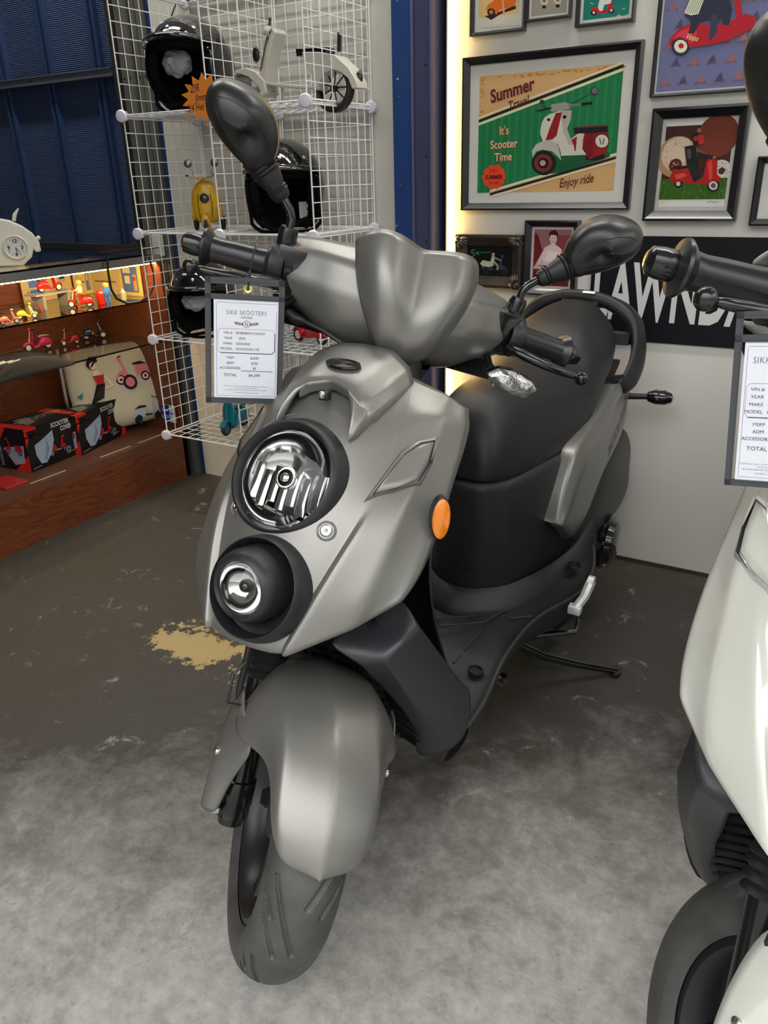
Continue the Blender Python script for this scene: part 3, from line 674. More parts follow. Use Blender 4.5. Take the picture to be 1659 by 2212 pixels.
    nk = [[V3((x, y, z)) for x, y in ((.99, 0), (.975, w*.8), (.93, w), (.88, w*.9), (.85, 0), (.88, -w*.9), (.93, -w), (.975, -w*.8))] for z, w in ((.93, .075), (.90, .06), (.875, .05), (.85, .045))]
    mb.grid(nk, M_BLACK, cv=True)
    B(mb, 'instrument_housing', ch, st=True)
    # ---- fly screen
    fs = [ # z rows: centre (valley) s, lobe s/t, edge s/t
      (.934, [(1.005,0),(1.002,.008),(.998,.013)]), (.950, [(1.018,0),(1.014,.024),(1.0,.040)]), (.983, [(1.022,0),(1.021,.036),(.985,.066)]),
      (1.018, [(1.012,0),(1.022,.044),(.965,.086)]), (1.05, [(.985,0),(1.014,.052),(.945,.098)]), (1.078, [(.96,0),(1.0,.056),(.928,.104)]), (1.10, [(.94,0),(.985,.058),(.918,.103)])]
    rows = []
    for z, ((a, _), (b, tb), (c, tc)) in fs: rows.append([V3((a, 0, z-.004)), V3((a*.5+b*.5, tb*.45, z)), V3((b, tb, z+.0)), V3((b*.6+c*.4, (tb+tc)/2+.008, z)), V3((c, tc, z))])
    rows[-1] = [V3((.937, 0, 1.101)), V3((.95, .022, 1.110)), V3((.965, .055, 1.121)), V3((.94, .09, 1.112)), V3((.915, .105, 1.082))]
    scr = hb_(mir(rows), paint, 'fly_screen', ch, sub=2, thick=.004, crease=lambda a, b: .15 if abs(a.y) < 1e-4 and abs(b.y) < 1e-4 and min(a.z, b.z) > 1.0 else 0)
    # ---- grips, levers, switches, mirrors
    rib = []
    for sg in (-1, 1):
        y = lambda x, t, z: V3((x, sg*t, z))
        sa, sb = y(.872, .205, 1.0), y(.845, .345, .99); d = (sb-sa).normalized()
        mb = MB(); mb.lathe([(-.01, .03), (.0, .036), (.012, .037), (.014, .03), (.02, .026)], sa, d, M_BLACK, 24)
        mb.lathe([(.02, .0235), (.04, .022), (.07, .0215), (.095, .020), (.107, .0215), (.114, .029), (.118, .032), (.122, .031), (.124, .024), (.127, .017)], sa, d, M_GRIP, 32)
        mb.lathe([(.127, .0165), (.131, .0175), (.142, .0175), (.153, .0155), (.157, .010), (.157, .0001)], sa, d, M_GLOSS2, 24)
        gp = B(mb, 'grip', st=True)
        mb = MB(); c = y(.865, .185, 1.003); mb.box(c, (.066, .052, .08), M_GLOSS2, Matrix.Rotation(sg*.2, 3, 'Z'), .012); mb.box(c+V3((-.02, 0, -.01)), (.03, .035, .04), M_BLACK, None, .006); mb.ball(c+V3((-.03, 0, .02)), .007, M_STEEL, 8); sw = B(mb, 'switch_housing', st=True)
        mb = MB(); P = [y(.895, .195, .985), y(.935, .228, .985), y(.95, .27, .984), y(.948, .31, .980), y(.94, .33, .978)]
        rows = []
        for i, (p, w, h) in enumerate(zip(P, (.015, .013, .011, .009, .0075), (.012, .010, .0085, .007, .006))):
            t = (P[min(i+1, 4)]-P[max(i-1, 0)]).normalized(); a = V3((0, 0, 1)); b = t.cross(a).normalized()
            rows.append([p+b*w*math.cos(q)+a*h*math.sin(q) for q in [2*math.pi*k/10 for k in range(10)]])
        mb.grid(rows, M_GLOSS2, cv=True, cap=True); mb.ball(y(.938, .336, .977), .0125, M_GLOSS2, 16); lv = B(mb, 'brake_lever', st=True, sub=1)
        # mirror
        mb = MB(); mb.lathe([(0, .017), (.025, .0155), (.033, .013), (.034, .007)], y(.865, .201, 1.03), (0, sg*.05, 1), M_GLOSS2, 20, cap=True)
        mb.tube([y(.865, .202, 1.05), y(.865, .203, 1.076), y(.864, .208, 1.086), y(.862, .222, 1.10), y(.86, .235, 1.112)], .0068, M_GLOSS, 12)
        ms = B(mb, 'mirror_stem', st=True)
        a = y(.862, .225, 1.102); b = y(.86, .272, 1.143); d = (b-a).normalized(); Ln = (b-a).length
        prof = [(-.004, .010), (0, .0135)]
        for u in (.14, .22): prof += [(Ln*u, .0155), (Ln*(u+.02), .0175), (Ln*(u+.05), .015)]
        prof += [(Ln*.4, .0175), (Ln*.60, .021)]
        for u in (.64, .74, .84): prof += [(Ln*u, .0215), (Ln*(u+.03), .0245), (Ln*(u+.06), .0215)]
        prof += [(Ln*.98, .0245), (Ln*1.1, .026)]
        mb = MB(); mb.lathe(prof, a, d, M_RUB, 24); B(mb, 'mirror_boot', ms, st=True)
        oc = [Sc(px_, py_, .86) for px_, py_ in mirror_outline()]; oc = [V3((.86, abs(p.y)*sg, p.z)) for p in oc]
        base = y(.86, .275, 1.146); ct = sum(oc, V3())/len(oc)
        rows = []
        for sc, dx in ((.96, -.014), (1.05, -.007), (1.06, .004), (1.02, .022), (.90, .038), (.66, .05), (.33, .056), (.05, .058)):
            cc = ct.lerp(base, .12 if sc < .9 else 0)
            rows.append([cc+(p-cc)*sc+V3((dx*(1 if sc > .9 else (.55+.45*min(1, (p-base).length/.09))), 0, 0)) for p in oc])
        mb = MB(); mb.grid(rows, M_MIRROR, cv=True, cap=True); mh = mb.build('mirror_housing', ms, sub=2)
        if sg < 0:
            bpy.context.view_layer.update(); ev = mh.evaluated_get(bpy.context.evaluated_depsgraph_get()); bm_ = BVHTree.FromPolygons([v.co.copy() for v in ev.data.vertices], [tuple(p.vertices) for p in ev.data.polygons])
            o_ = MWS @ CAM; rib = []
            for ln in ([(468,208),(500,216),(532,236),(560,268),(578,302),(583,340)], [(458,214),(474,262),(500,306),(530,338),(552,358)]):
                P_ = []
                for (x0, y0), (x1, y1) in zip(ln, ln[1:]):
                    for q in range(4):
                        h = bm_.ray_cast(o_, (MWS.to_3x3() @ ray(x0+(x1-x0)*q/4, y0+(y1-y0)*q/4)).normalized())[0]
                        if h is not None: P_.append(h)
                rib.append(P_)
        mh.data.transform(ST)
        mb = MB()
        for P_ in rib:
            if len(P_) > 2: mb.tube([(p if sg < 0 else flip(p))-V3((.0008, 0, 0)) for p in P_], [.0006]+[.0017]*(len(P_)-2)+[.0006], M_MIRROR, 6)
        B(mb, 'mirror_rib', mh, st=True)
        # raised rib on the back of the housing
        mb = MB(); mb.add([ct+(p-ct)*.9+V3((-.0125, 0, 0)) for p in oc], [tuple(range(len(oc)))], M_CHR); B(mb, 'mirror_glass', mh, st=True, smooth=False)
        if white and sg < 0: continue
        # front turn signal under the cover
        sc_ = y(.90, .235, .925); u1 = y(.0, 1, -.12).normalized()
        mb = MB(); mb.tube([y(.90, .17, .965), y(.895, .185, .945), sc_+V3((-.012, -sg*.03, .008))], .006, M_GLOSS2, 8); fs_ = B(mb, 'front_turn_signal', st=True)
        ol = [(-.048, .004), (-.034, .019), (-.008, .023), (.03, .016), (.046, .004), (.036, -.016), (.0, -.02), (-.03, -.015)]
        X = V3((0, sg, -.05)).normalized(); Z = V3((.35, 0, 1)).normalized(); N_ = X.cross(Z)*(1 if X.cross(Z).x > 0 else -1)
        mb = MB(); mb.grid([[sc_+X*x*q+Z*z*q+N_*w for x, z in ol] for q, w in ((.7, -.022), (1, -.012), (1.03, 0))], M_GLOSS2, cv=True, cap=True); B(mb, 'signal_housing', fs_, st=True)
        mb = MB(); mb.grid([[sc_+X*x*q+Z*z*q+N_*w for x, z in ol] for q, w in ((1.05, -.002), (1.02, .004), (.85, .011), (.4, .015), (.02, .016))], M_CLEARSIG, cv=True); 
        for k in range(-3, 4): mb.box(sc_+X*k*.011+N_*.007, (.004, .004, .024), M_CHR, basis(X, N_, Z))
        B(mb, 'signal_lens', fs_, st=True)
    mb = MB(); mb.tube([Sc(622, 672, .89), Sc(640, 690, .90), Sc(660, 695, .91)], [.007, .010, .0055], M_RUB, 10); mb.tube([Sc(655, 693, .91), Sc(700, 715, .93), Sc(740, 742, .95), Sc(748, 762, .94)], .0042, M_RUB, 8); B(mb, 'cable', st=True)
    mb = MB(); mb.box(Sc(748, 770, .97), (.02, .02, .03), M_BLACK, None, .003); mb.ball(Sc(747, 772, .985), .006, M_CHR, 8); B(mb, 'key_latch', st=True)
    return root
def wave(nt, b, N, Lk):
    tc = N('ShaderNodeTexCoord'); w = N('ShaderNodeTexWave'); w.wave_type = 'BANDS'; w.bands_direction = 'X'; w.inputs['Scale'].default_value = 130; w.inputs['Distortion'].default_value = 1.6; w.inputs['Detail'].default_value = 1; w.inputs['Detail Scale'].default_value = 3
    mp = N('ShaderNodeMapping'); mp.inputs['Rotation'].default_value = (0, R_(-45), 0); Lk(tc.outputs['Object'], mp.inputs[0]); Lk(mp.outputs[0], w.inputs['Vector']); bp = N('ShaderNodeBump'); bp.inputs['Strength'].default_value = .25; bp.inputs['Distance'].default_value = .0008
    Lk(w.outputs['Fac'], bp.inputs['Height']); Lk(bp.outputs['Normal'], b.inputs['Normal'])
def sparkle(nt, b, N, Lk):
    b.inputs['Coat Weight'].default_value = .15; b.inputs['Coat Roughness'].default_value = .3
    tc = N('ShaderNodeTexCoord'); n = N('ShaderNodeTexNoise'); n.inputs['Scale'].default_value = 1300; n.inputs['Detail'].default_value = 2; Lk(tc.outputs['Object'], n.inputs['Vector'])
    mx = N('ShaderNodeValToRGB'); mx.color_ramp.elements[0].position = .35; mx.color_ramp.elements[1].position = .7
    c = b.inputs['Base Color'].default_value; mx.color_ramp.elements[0].color = (c[0]*.86, c[1]*.86, c[2]*.86, 1); mx.color_ramp.elements[1].color = (c[0]*1.16, c[1]*1.16, c[2]*1.16, 1)
    Lk(n.outputs['Fac'], mx.inputs['Fac']); Lk(mx.outputs['Color'], b.inputs['Base Color'])
    bp = N('ShaderNodeBump'); bp.inputs['Strength'].default_value = .07; bp.inputs['Distance'].default_value = .0003; Lk(n.outputs['Fac'], bp.inputs['Height']); Lk(bp.outputs['Normal'], b.inputs['Normal'])
M_GREY = mat('satin_warm_grey_paint', (.20, .195, .18), .36, .6, build=sparkle)
M_PEARL = mat('gloss_pearl_white_paint', (.50, .50, .455), .12, coat=1.)
M_LOWER = mat('dark_grey_plastic', (.022, .024, .028), .38, spec=.6, bump=(1000, .15))
M_AMBER = mat('amber_reflector', (.62, .17, .004), .2, coat=.8, build=lambda nt, b, N, Lk: wave(nt, b, N, Lk))
M_RED = mat('red_tail_lens', (.3, .01, .01), .15, coat=1.)
M_HOLE = mat('unlit_opening', (.002, .002, .002), .9)
M_SEAT = mat('textured_black_vinyl', (.012, .0125, .0135), .43, spec=.5, build=wave)
M_DECAL = mat('dark_decal', (.03, .03, .03), .3)
M_RIM = mat('black_alloy', (.01, .01, .011), .35)
M_TYRE = mat('dusty_tyre_rubber', (.048, .047, .045), .55, spec=.5, noise=(14, .35), bump=(350, .25))
M_GRIP = mat('grip_rubber', (.011, .011, .012), .3, spec=.6)
M_GLOSS2 = mat('semi_gloss_black', (.007, .007, .008), .22, coat=.3)
M_MIRROR = mat('satin_black_mirror_shell', (.012, .0135, .013), .33, spec=.6)
M_CLEARSIG = mat('clear_signal_lens', (.75, .75, .75), .1, .85, coat=.6, bump=(110, 1.))
M_ALU2 = mat('bare_alloy', (.55, .57, .56), .45, .5)
SCOOT1 = make_scooter('motor_scooter', 'satin grey motor scooter with black seat, leaning on its side stand in the centre', MW, 41, M_GREY, True)
# ---------------------------------------------------------------- room shell
def floor_nodes(nt, b, N, Lk):
    tc = N('ShaderNodeTexCoord'); P = tc.outputs['Object']
    def noise(sc, det=6, rough=.6, dist=0):
        n = N('ShaderNodeTexNoise'); n.inputs['Scale'].default_value = sc; n.inputs['Detail'].default_value = det; n.inputs['Roughness'].default_value = rough; n.inputs['Distortion'].default_value = dist; Lk(P, n.inputs['Vector']); return n.outputs['Fac']
    def ramp(f, stops):
        r = N('ShaderNodeValToRGB'); cr = r.color_ramp
        while len(cr.elements) < len(stops): cr.elements.new(.5)
        for e, (p, c) in zip(cr.elements, stops): e.position = p; e.color = (*c, 1)
        Lk(f, r.inputs['Fac']); return r.outputs['Color']
    def mix(f, a, c, mode='MIX'):
        m = N('ShaderNodeMix'); m.data_type = 'RGBA'; m.blend_type = mode
        if isinstance(f, float): m.inputs[0].default_value = f
        else: Lk(f, m.inputs[0])
        for s, v in ((6, a), (7, c)):
            if isinstance(v, tuple): m.inputs[s].default_value = (*v, 1)
            else: Lk(v, m.inputs[s])
        return m.outputs[2]
    base = ramp(noise(2.4, 10, .68), [(.3, (.29, .28, .26)), (.5, (.32, .312, .29)), (.68, (.35, .342, .318))])
    fine = ramp(noise(38, 6, .7), [(.3, (.70, .70, .70)), (.7, (1.15, 1.15, 1.15))])
    c = mix(1., base, fine, 'MULTIPLY')
    grime = ramp(noise(7, 12, .8, .2), [(.48, (0, 0, 0)), (.62, (1, 1, 1))])
    g = mix(grime, c, (.075, .066, .053)); c = mix(.38, c, g)
    speck = ramp(noise(55, 3, .5), [(.66, (0, 0, 0)), (.74, (1, 1, 1))]); c = mix(.35, c, mix(speck, c, (.05, .045, .04)))
    pale = ramp(noise(9, 8, .7, 1.), [(.66, (0, 0, 0)), (.72, (1, 1, 1))]); c = mix(.5, c, mix(pale, c, (.24, .235, .215)))
    # flaking dark sealer; its ramp also paints in light falloff towards back and left
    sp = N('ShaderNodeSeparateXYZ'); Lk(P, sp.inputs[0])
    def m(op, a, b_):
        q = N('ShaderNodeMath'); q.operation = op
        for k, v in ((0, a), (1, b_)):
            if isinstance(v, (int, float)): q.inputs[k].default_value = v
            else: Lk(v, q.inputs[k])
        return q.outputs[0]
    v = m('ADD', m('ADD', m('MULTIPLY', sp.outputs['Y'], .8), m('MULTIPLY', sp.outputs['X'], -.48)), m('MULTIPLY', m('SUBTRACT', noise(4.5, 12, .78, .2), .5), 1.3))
    seal_falloff = ramp(m('MULTIPLY', v, .5), [(.43, (0, 0, 0)), (.70, (.95, .95, .95))])
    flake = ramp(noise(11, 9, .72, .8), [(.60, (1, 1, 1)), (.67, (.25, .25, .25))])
    seal_falloff = mix(1., seal_falloff, flake, 'MULTIPLY')
    c = mix(seal_falloff, c, (.040, .035, .028))
    # worn yellow paint: its own patch of floor
    g0 = CAM + ray(430, 1395)*(-CAM.z/ray(430, 1395).z)
    vm = N('ShaderNodeVectorMath'); vm.operation = 'SUBTRACT'; Lk(P, vm.inputs[0]); vm.inputs[1].default_value = (g0.x, g0.y, 0)
    sc = N('ShaderNodeVectorMath'); sc.operation = 'MULTIPLY'; Lk(vm.outputs[0], sc.inputs[0]); sc.inputs[1].default_value = (5.0, 8.0, 1)
    ln = N('ShaderNodeVectorMath'); ln.operation = 'LENGTH'; Lk(sc.outputs[0], ln.inputs[0])
    ad = N('ShaderNodeMath'); ad.operation = 'MULTIPLY_ADD'; Lk(noise(14, 8, .75), ad.inputs[0]); ad.inputs[1].default_value = 3.4; ad.inputs[2].default_value = -1.75
    ad2 = N('ShaderNodeMath'); ad2.operation = 'ADD'; Lk(ad.outputs[0], ad2.inputs[0]); Lk(ln.outputs['Value'], ad2.inputs[1])
    mk = ramp(ad2.outputs[0], [(.60, (1, 1, 1)), (.64, (0, 0, 0))])
    c = mix(mk, c, (.40, .30, .13))
    Lk(c, b.inputs['Base Color'])
    rr = N('ShaderNodeMapRange'); Lk(noise(6, 6), rr.inputs[0]); rr.inputs[3].default_value = .42; rr.inputs[4].default_value = .75; Lk(rr.outputs[0], b.inputs['Roughness'])
    bp = N('ShaderNodeBump'); bp.inputs['Strength'].default_value = .45; bp.inputs['Distance'].default_value = .003; Lk(noise(60, 8, .7), bp.inputs['Height']); Lk(bp.outputs['Normal'], b.inputs['Normal'])
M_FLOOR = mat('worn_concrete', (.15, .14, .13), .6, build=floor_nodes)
def blue_nodes(nt, b, N, Lk):
    tc = N('ShaderNodeTexCoord'); w = N('ShaderNodeTexWave'); w.wave_type = 'BANDS'; w.bands_direction = 'Z'; w.inputs['Scale'].default_value = 46; w.inputs['Distortion'].default_value = .0
    Lk(tc.outputs['Object'], w.inputs['Vector']); bp = N('ShaderNodeBump'); bp.inputs['Strength'].default_value = .8; bp.inputs['Distance'].default_value = .004
    Lk(w.outputs['Fac'], bp.inputs['Height']); Lk(bp.outputs['Normal'], b.inputs['Normal'])
def chips(nt, b, N, Lk):
    tc = N('ShaderNodeTexCoord'); n = N('ShaderNodeTexNoise'); n.inputs['Scale'].default_value = 26; n.inputs['Detail'].default_value = 6; Lk(tc.outputs['Object'], n.inputs['Vector'])
    r = N('ShaderNodeValToRGB'); r.color_ramp.elements[0].position = .72; r.color_ramp.elements[1].position = .735
    c = b.inputs['Base Color'].default_value; r.color_ramp.elements[0].color = tuple(c); r.color_ramp.elements[1].color = (.4, .38, .33, 1)
    Lk(n.outputs['Fac'], r.inputs['Fac']); Lk(r.outputs['Color'], b.inputs['Base Color'])
M_BLUEP = mat('blue_corrugated_sheet', (.040, .068, .150), .42, spec=.5, build=blue_nodes)
M_BLUE = mat('blue_steel_paint', (.010, .042, .16), .4, spec=.5, build=chips)
M_BLUER = mat('blue_steel_edge_paint', (.07, .075, .15), .3, .3, build=chips)
M_BEAM = mat('grey_blue_steel', (.10, .115, .15), .5, .3)
M_TRACKD = mat('dark_steel', (.03, .028, .025), .5, .3)
M_TRACK = mat('galvanised_track', (.17, .17, .145), .45, .4, noise=(6, .15))
def struct(mb, name, **k): return tag(mb.build(name, smooth=False, **k), kind='structure')
X0, X1, Y0, Y1, ZC = -4.2, 2.6, -.35, 2.42, 3.1
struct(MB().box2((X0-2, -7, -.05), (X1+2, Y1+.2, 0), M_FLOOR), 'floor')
struct(MB().box2((X0, Y0, ZC), (X1, Y1+.2, ZC+.1), mat('ceiling_paint', (.30, .29, .27), .8)), 'ceiling')
struct(MB().box2((X0-.1, Y0, 0), (X0, Y1+.2, ZC), mat('dark_shop_wall', (.16, .15, .14), .8)), 'wall_left')
struct(MB().box2((X0, Y0-.1, 0), (-1.25, Y0, ZC), mat('dark_shop_wall')), 'wall_front')
struct(MB().box2((-1.198, Y1, 0), (X1, Y1+.12, ZC), M_WALL), 'wall_back')
struct(MB().box2((-1.198, Y1-.006, 0), (X1, Y1, .012), mat('skirting_gap', (.04, .035, .03), .8)), 'baseboard_back')
struct(MB().box2((-2.381, Y1, .0), (-1.357, Y1+.1, ZC), M_CREAM), 'trim_1')
mb = MB(); mb.box2((X0, Y1+.02, 0), (-2.56, Y1+.06, 1.575), M_BLUEP); mb.box2((X0, Y1+.02, 1.60), (-2.56, Y1+.06, ZC), M_BLUEP)
for k in range(6):
    x = -2.69-.281*k
    for a, w in ((-.022, .010), (.006, .014)):
        for z0, z1 in ((.0, 1.572), (1.602, ZC)): mb.box2((x+a, Y1, z0), (x+a+w, Y1+.02, z1), mat('blue_rib_paint', (.022, .045, .115), .35))
struct(mb, 'door_1')
mb = MB(); mb.box2((X0, Y1-.025, 1.572), (-2.59, Y1+.02, 1.602), M_BEAM); mb.box2((X0, Y1-.03, 1.597), (-2.59, Y1+.02, 1.602), M_BEAM)
mb.lathe([(0, .005), (.001, .005), (.001, .0001)], (-3.06, Y1-.025, 1.587), (0, -1, 0), M_TRACKD, 12)
struct(mb, 'trim_2')
struct(MB().box2((X0, Y1-.04, .945), (-2.56, Y1+.02, .965), M_TRACKD).box2((X0, Y1-.01, .86), (-2.56, Y1+.0, .945), M_BLUE), 'trim_3')
mb = MB(); mb.box2((-2.575, Y1-.03, 0), (-2.563, Y1+.03, ZC), M_TRACKD)
for k in range(4):
    x = -2.558+.040*k; mb.box2((x, Y1-.005-.01*(k % 2), 0), (x+.026, Y1+.03, ZC), M_TRACK); mb.box2((x+.027, Y1+.02, 0), (x+.038, Y1+.03, ZC), M_TRACKD)
    for z in (1.22, 1.56, 1.9, .9): mb.lathe([(0, .004), (.002, .0035), (.002, .0001)], (x+.013, Y1-.005-.01*(k % 2), z), (0, -1, 0), M_TRACKD, 8)
mb.box2((-2.398, Y1-.0, 0), (-2.381, Y1+.03, ZC), M_BLUE)
struct(mb, 'trim_4')
mb = MB(); mb.box2((-1.357, Y1-.05, 0), (-1.292, Y1+.05, ZC), M_BLUE); mb.box2((-1.292, Y1-.042, 0), (-1.222, Y1+.05, ZC), M_BLUER)
mb.tube([(-1.289, Y1-.048, 0), (-1.289, Y1-.048, ZC)], .006, M_BLUER, 8); mb.tube([(-1.226, Y1-.046, 0), (-1.226, Y1-.046, ZC)], .006, M_BLUER, 8)
for z in (.5, .75, 1.0, 1.25, 1.5, 1.75, 2.0): mb.lathe([(0, .0035), (.001, .0035), (.001, .0001)], (-1.246, Y1-.042, z), (0, -1, 0), M_HOLE, 8); mb.lathe([(0, .003), (.0012, .0025), (.0012, .0001)], (-1.335, Y1-.05, z-.08), (0, -1, 0), M_STEEL, 8)
struct(mb, 'trim_5')
struct(MB().box2((-1.222, Y1+.03, 0), (-1.198, Y1+.05, ZC), M_HOLE), 'trim_6')
# ---------------------------------------------------------------- flat prints and pictures
class Art:
    def __init__(s, o, xd, yd, w, h):
        s.o = V3(o); s.x = V3(xd).normalized(); s.y = V3(yd).normalized(); s.n = s.x.cross(s.y); s.w = w; s.h = h; s.mb = MB(); s.k = 0; s.tx = []
    def P(s, u, v, k=None): return s.o+s.x*u*s.w+s.y*v*s.h+s.n*(.00002*(s.k if k is None else k)+.0002)
    def poly(s, pts, c):
        s.k += 1; s.mb.add([s.P(u, v) for u, v in pts], [tuple(range(len(pts)))], flat(c)); return s
    def uv(s, x, y):
        p = wp(x, y, 1, Y1-.012); return ((p.x-s.wo[0])/s.w, (p.z-s.wo[1])/s.h)
    def px(s, pts, c, K=(2.0507, 850, 0)): return s.poly([s.uv(K[1]+x/K[0], K[2]+y/K[0]) for x, y in pts], c)
    def pl(s, pts, wd, c, K=(2.0507, 850, 0)): return s.line([s.uv(K[1]+x/K[0], K[2]+y/K[0]) for x, y in pts], wd, c)
    def pd(s, x, y, r, c, K=(2.0507, 850, 0), n=20): return s.poly([s.uv(K[1]+(x+r*math.cos(.01+6.2832*k/n))/K[0], K[2]+(y+r*math.sin(.01+6.2832*k/n))/K[0]) for k in range(n)], c)
    def rect(s, a, b, c, d, col): return s.poly([(a, b), (c, b), (c, d), (a, d)], col)
    def disc(s, u, v, r, c, n=20, sy=1.):
        a = s.w/s.h; return s.poly([(u+r*math.cos(2*math.pi*k/n), v+r*a*sy*math.sin(2*math.pi*k/n)) for k in range(n)], c)
    def line(s, pts, wd, c):
        s.k += 1
        for (a, b), (p, q) in zip(pts, pts[1:]):
            d = V3(((p-a)*s.w, (q-b)*s.h, 0)); 
            if d.length < 1e-9: continue
            d = d.normalized()*wd*s.w/2; nx, ny = -d.y/s.w, d.x/s.h
            s.mb.add([s.P(a+nx, b+ny), s.P(p+nx, q+ny), s.P(p-nx, q-ny), s.P(a-nx, b-ny)], [(0, 1, 2, 3)], flat(c))
        return s
    def sheared(s, u, v, S, pts, c, fl=1): return s.poly([(u+fl*a*S, v+b*S*s.w/s.h) for a, b in pts], c)
    def scooter(s, u, v, S, c, c2=(.9, .88, .82), fl=1, seat=(.08, .06, .06), dark=(.07, .07, .07)):
        # a step-through scooter seen from the side, front to the right (fl=1) ; S = half length in widths
        q = lambda pts, col: s.sheared(u, v, S, pts, col, fl)
        for x in (-.62, .72):
            for r, col in ((.25, dark), (.17, c2), (.07, dark)): q([(x+r*math.cos(k*.4), -.42+r*math.sin(k*.4)) for k in range(16)], col)
        q([(-.98, -.2), (-.9, .08), (-.55, .22), (-.2, .18), (-.12, -.1), (-.2, -.38), (-.4, -.3), (-.62, -.12), (-.86, -.32)], c)
        q([(-.2, -.3), (.32, -.36), (.36, -.28), (.1, -.24), (-.15, -.2)], c2)
        q([(.28, -.36), (.40, -.34), (.62, .55), (.50, .60), (.36, .1)], c)
        q([(.46, -.2), (.5, .05), (.72, -.02), (.98, -.3), (.94, -.4), (.72, -.16), (.5, -.3)], c)
        q([(-.86, .2), (-.5, .36), (-.08, .3), (-.1, .2), (-.5, .2)], seat)
        q([(.46, .56), (.66, .56), (.70, .66), (.50, .74)], c); q([(.40, .70), (.62, .66), (.62, .71), (.40, .76)], dark)
        q([(.66, .58), (.76, .56), (.77, .66), (.69, .68)], c2)
        return s
    def txt(s, body, u, v, size, c, sx=1., rot=0., align='CENTER', bold=0., shear=0., spacing=1.):
        s.k += 1; ca, sa = math.cos(rot), math.sin(rot)
        t = text(body, size*s.h, flat(c), s.P(u, v), s.x*ca+s.y*sa, s.y*ca-s.x*sa, None, align=align, sx=sx, ext=0, bold=bold*s.h, shear=shear, spacing=spacing); s.tx.append(t); return s
    def done(s, name, parent):
        o = s.mb.build(name, parent, smooth=False, weld=False)
        if s.tx: join(s.tx, 'lettering', o)
        return o
M_FRAME = mat('black_lacquered_wood', (.008, .008, .009), .3, coat=.3)
M_PGLASS = mat('picture_glass', (1, 1, 1), .02, trans=1., ior=1.1)
def framed(name, label, x0, x1, z0, z1, fw, matw, draw, fm=None, dep=.022, glass=True, tilt=0., matc=(.86, .85, .82), group='framed pictures on the white wall'):
    w, h = x1-x0, z1-z0; o = V3((x0, Y1, z0)); root = empty(name, ((x0+x1)/2, Y1, z0), label, 'picture', group)
    ox, oz = (x0+x1)/2, z0; L = lambda x, y, z: V3((x-ox, y, z-oz))
    prof = [(0, 0), (0, -dep), (fw*.25, -dep*1.05), (fw*.6, -dep*.8), (fw, -dep*.55), (fw, 0)]
    mb = MB(); rows = []
    for cx, cz, sx, sz in ((x0, z0, 1, 1), (x1, z0, -1, 1), (x1, z1, -1, -1), (x0, z1, 1, -1)): rows.append([L(cx+sx*a, y, cz+sz*a) for a, y in prof])
    rows.append(rows[0]); mb.grid(rows, fm or M_FRAME); mb.build('frame', root, ang=25)
    a = Art(L(x0+fw*.9, -dep*.3, z0+fw*.9), (1, 0, 0), (0, 0, 1), w-1.8*fw, h-1.8*fw); a.rect(0, 0, 1, 1, matc); a.done('mat_board', root)
    mw = fw+matw; b = Art(L(x0+mw, -dep*.3-.0006, z0+mw), (1, 0, 0), (0, 0, 1), w-2*mw, h-2*mw); b.wo = (x0+mw, z0+mw); draw(b); b.done('print', root)
    if glass:
        mb = MB(); mb.box2(L(x0+fw*.9, -dep*.48, z0+fw*.9), L(x1-fw*.9, -dep*.48-.0015, z1-fw*.9), M_PGLASS); mb.build('glass', root, smooth=False)
    if tilt: root.rotation_euler = (0, tilt, 0)
    return root
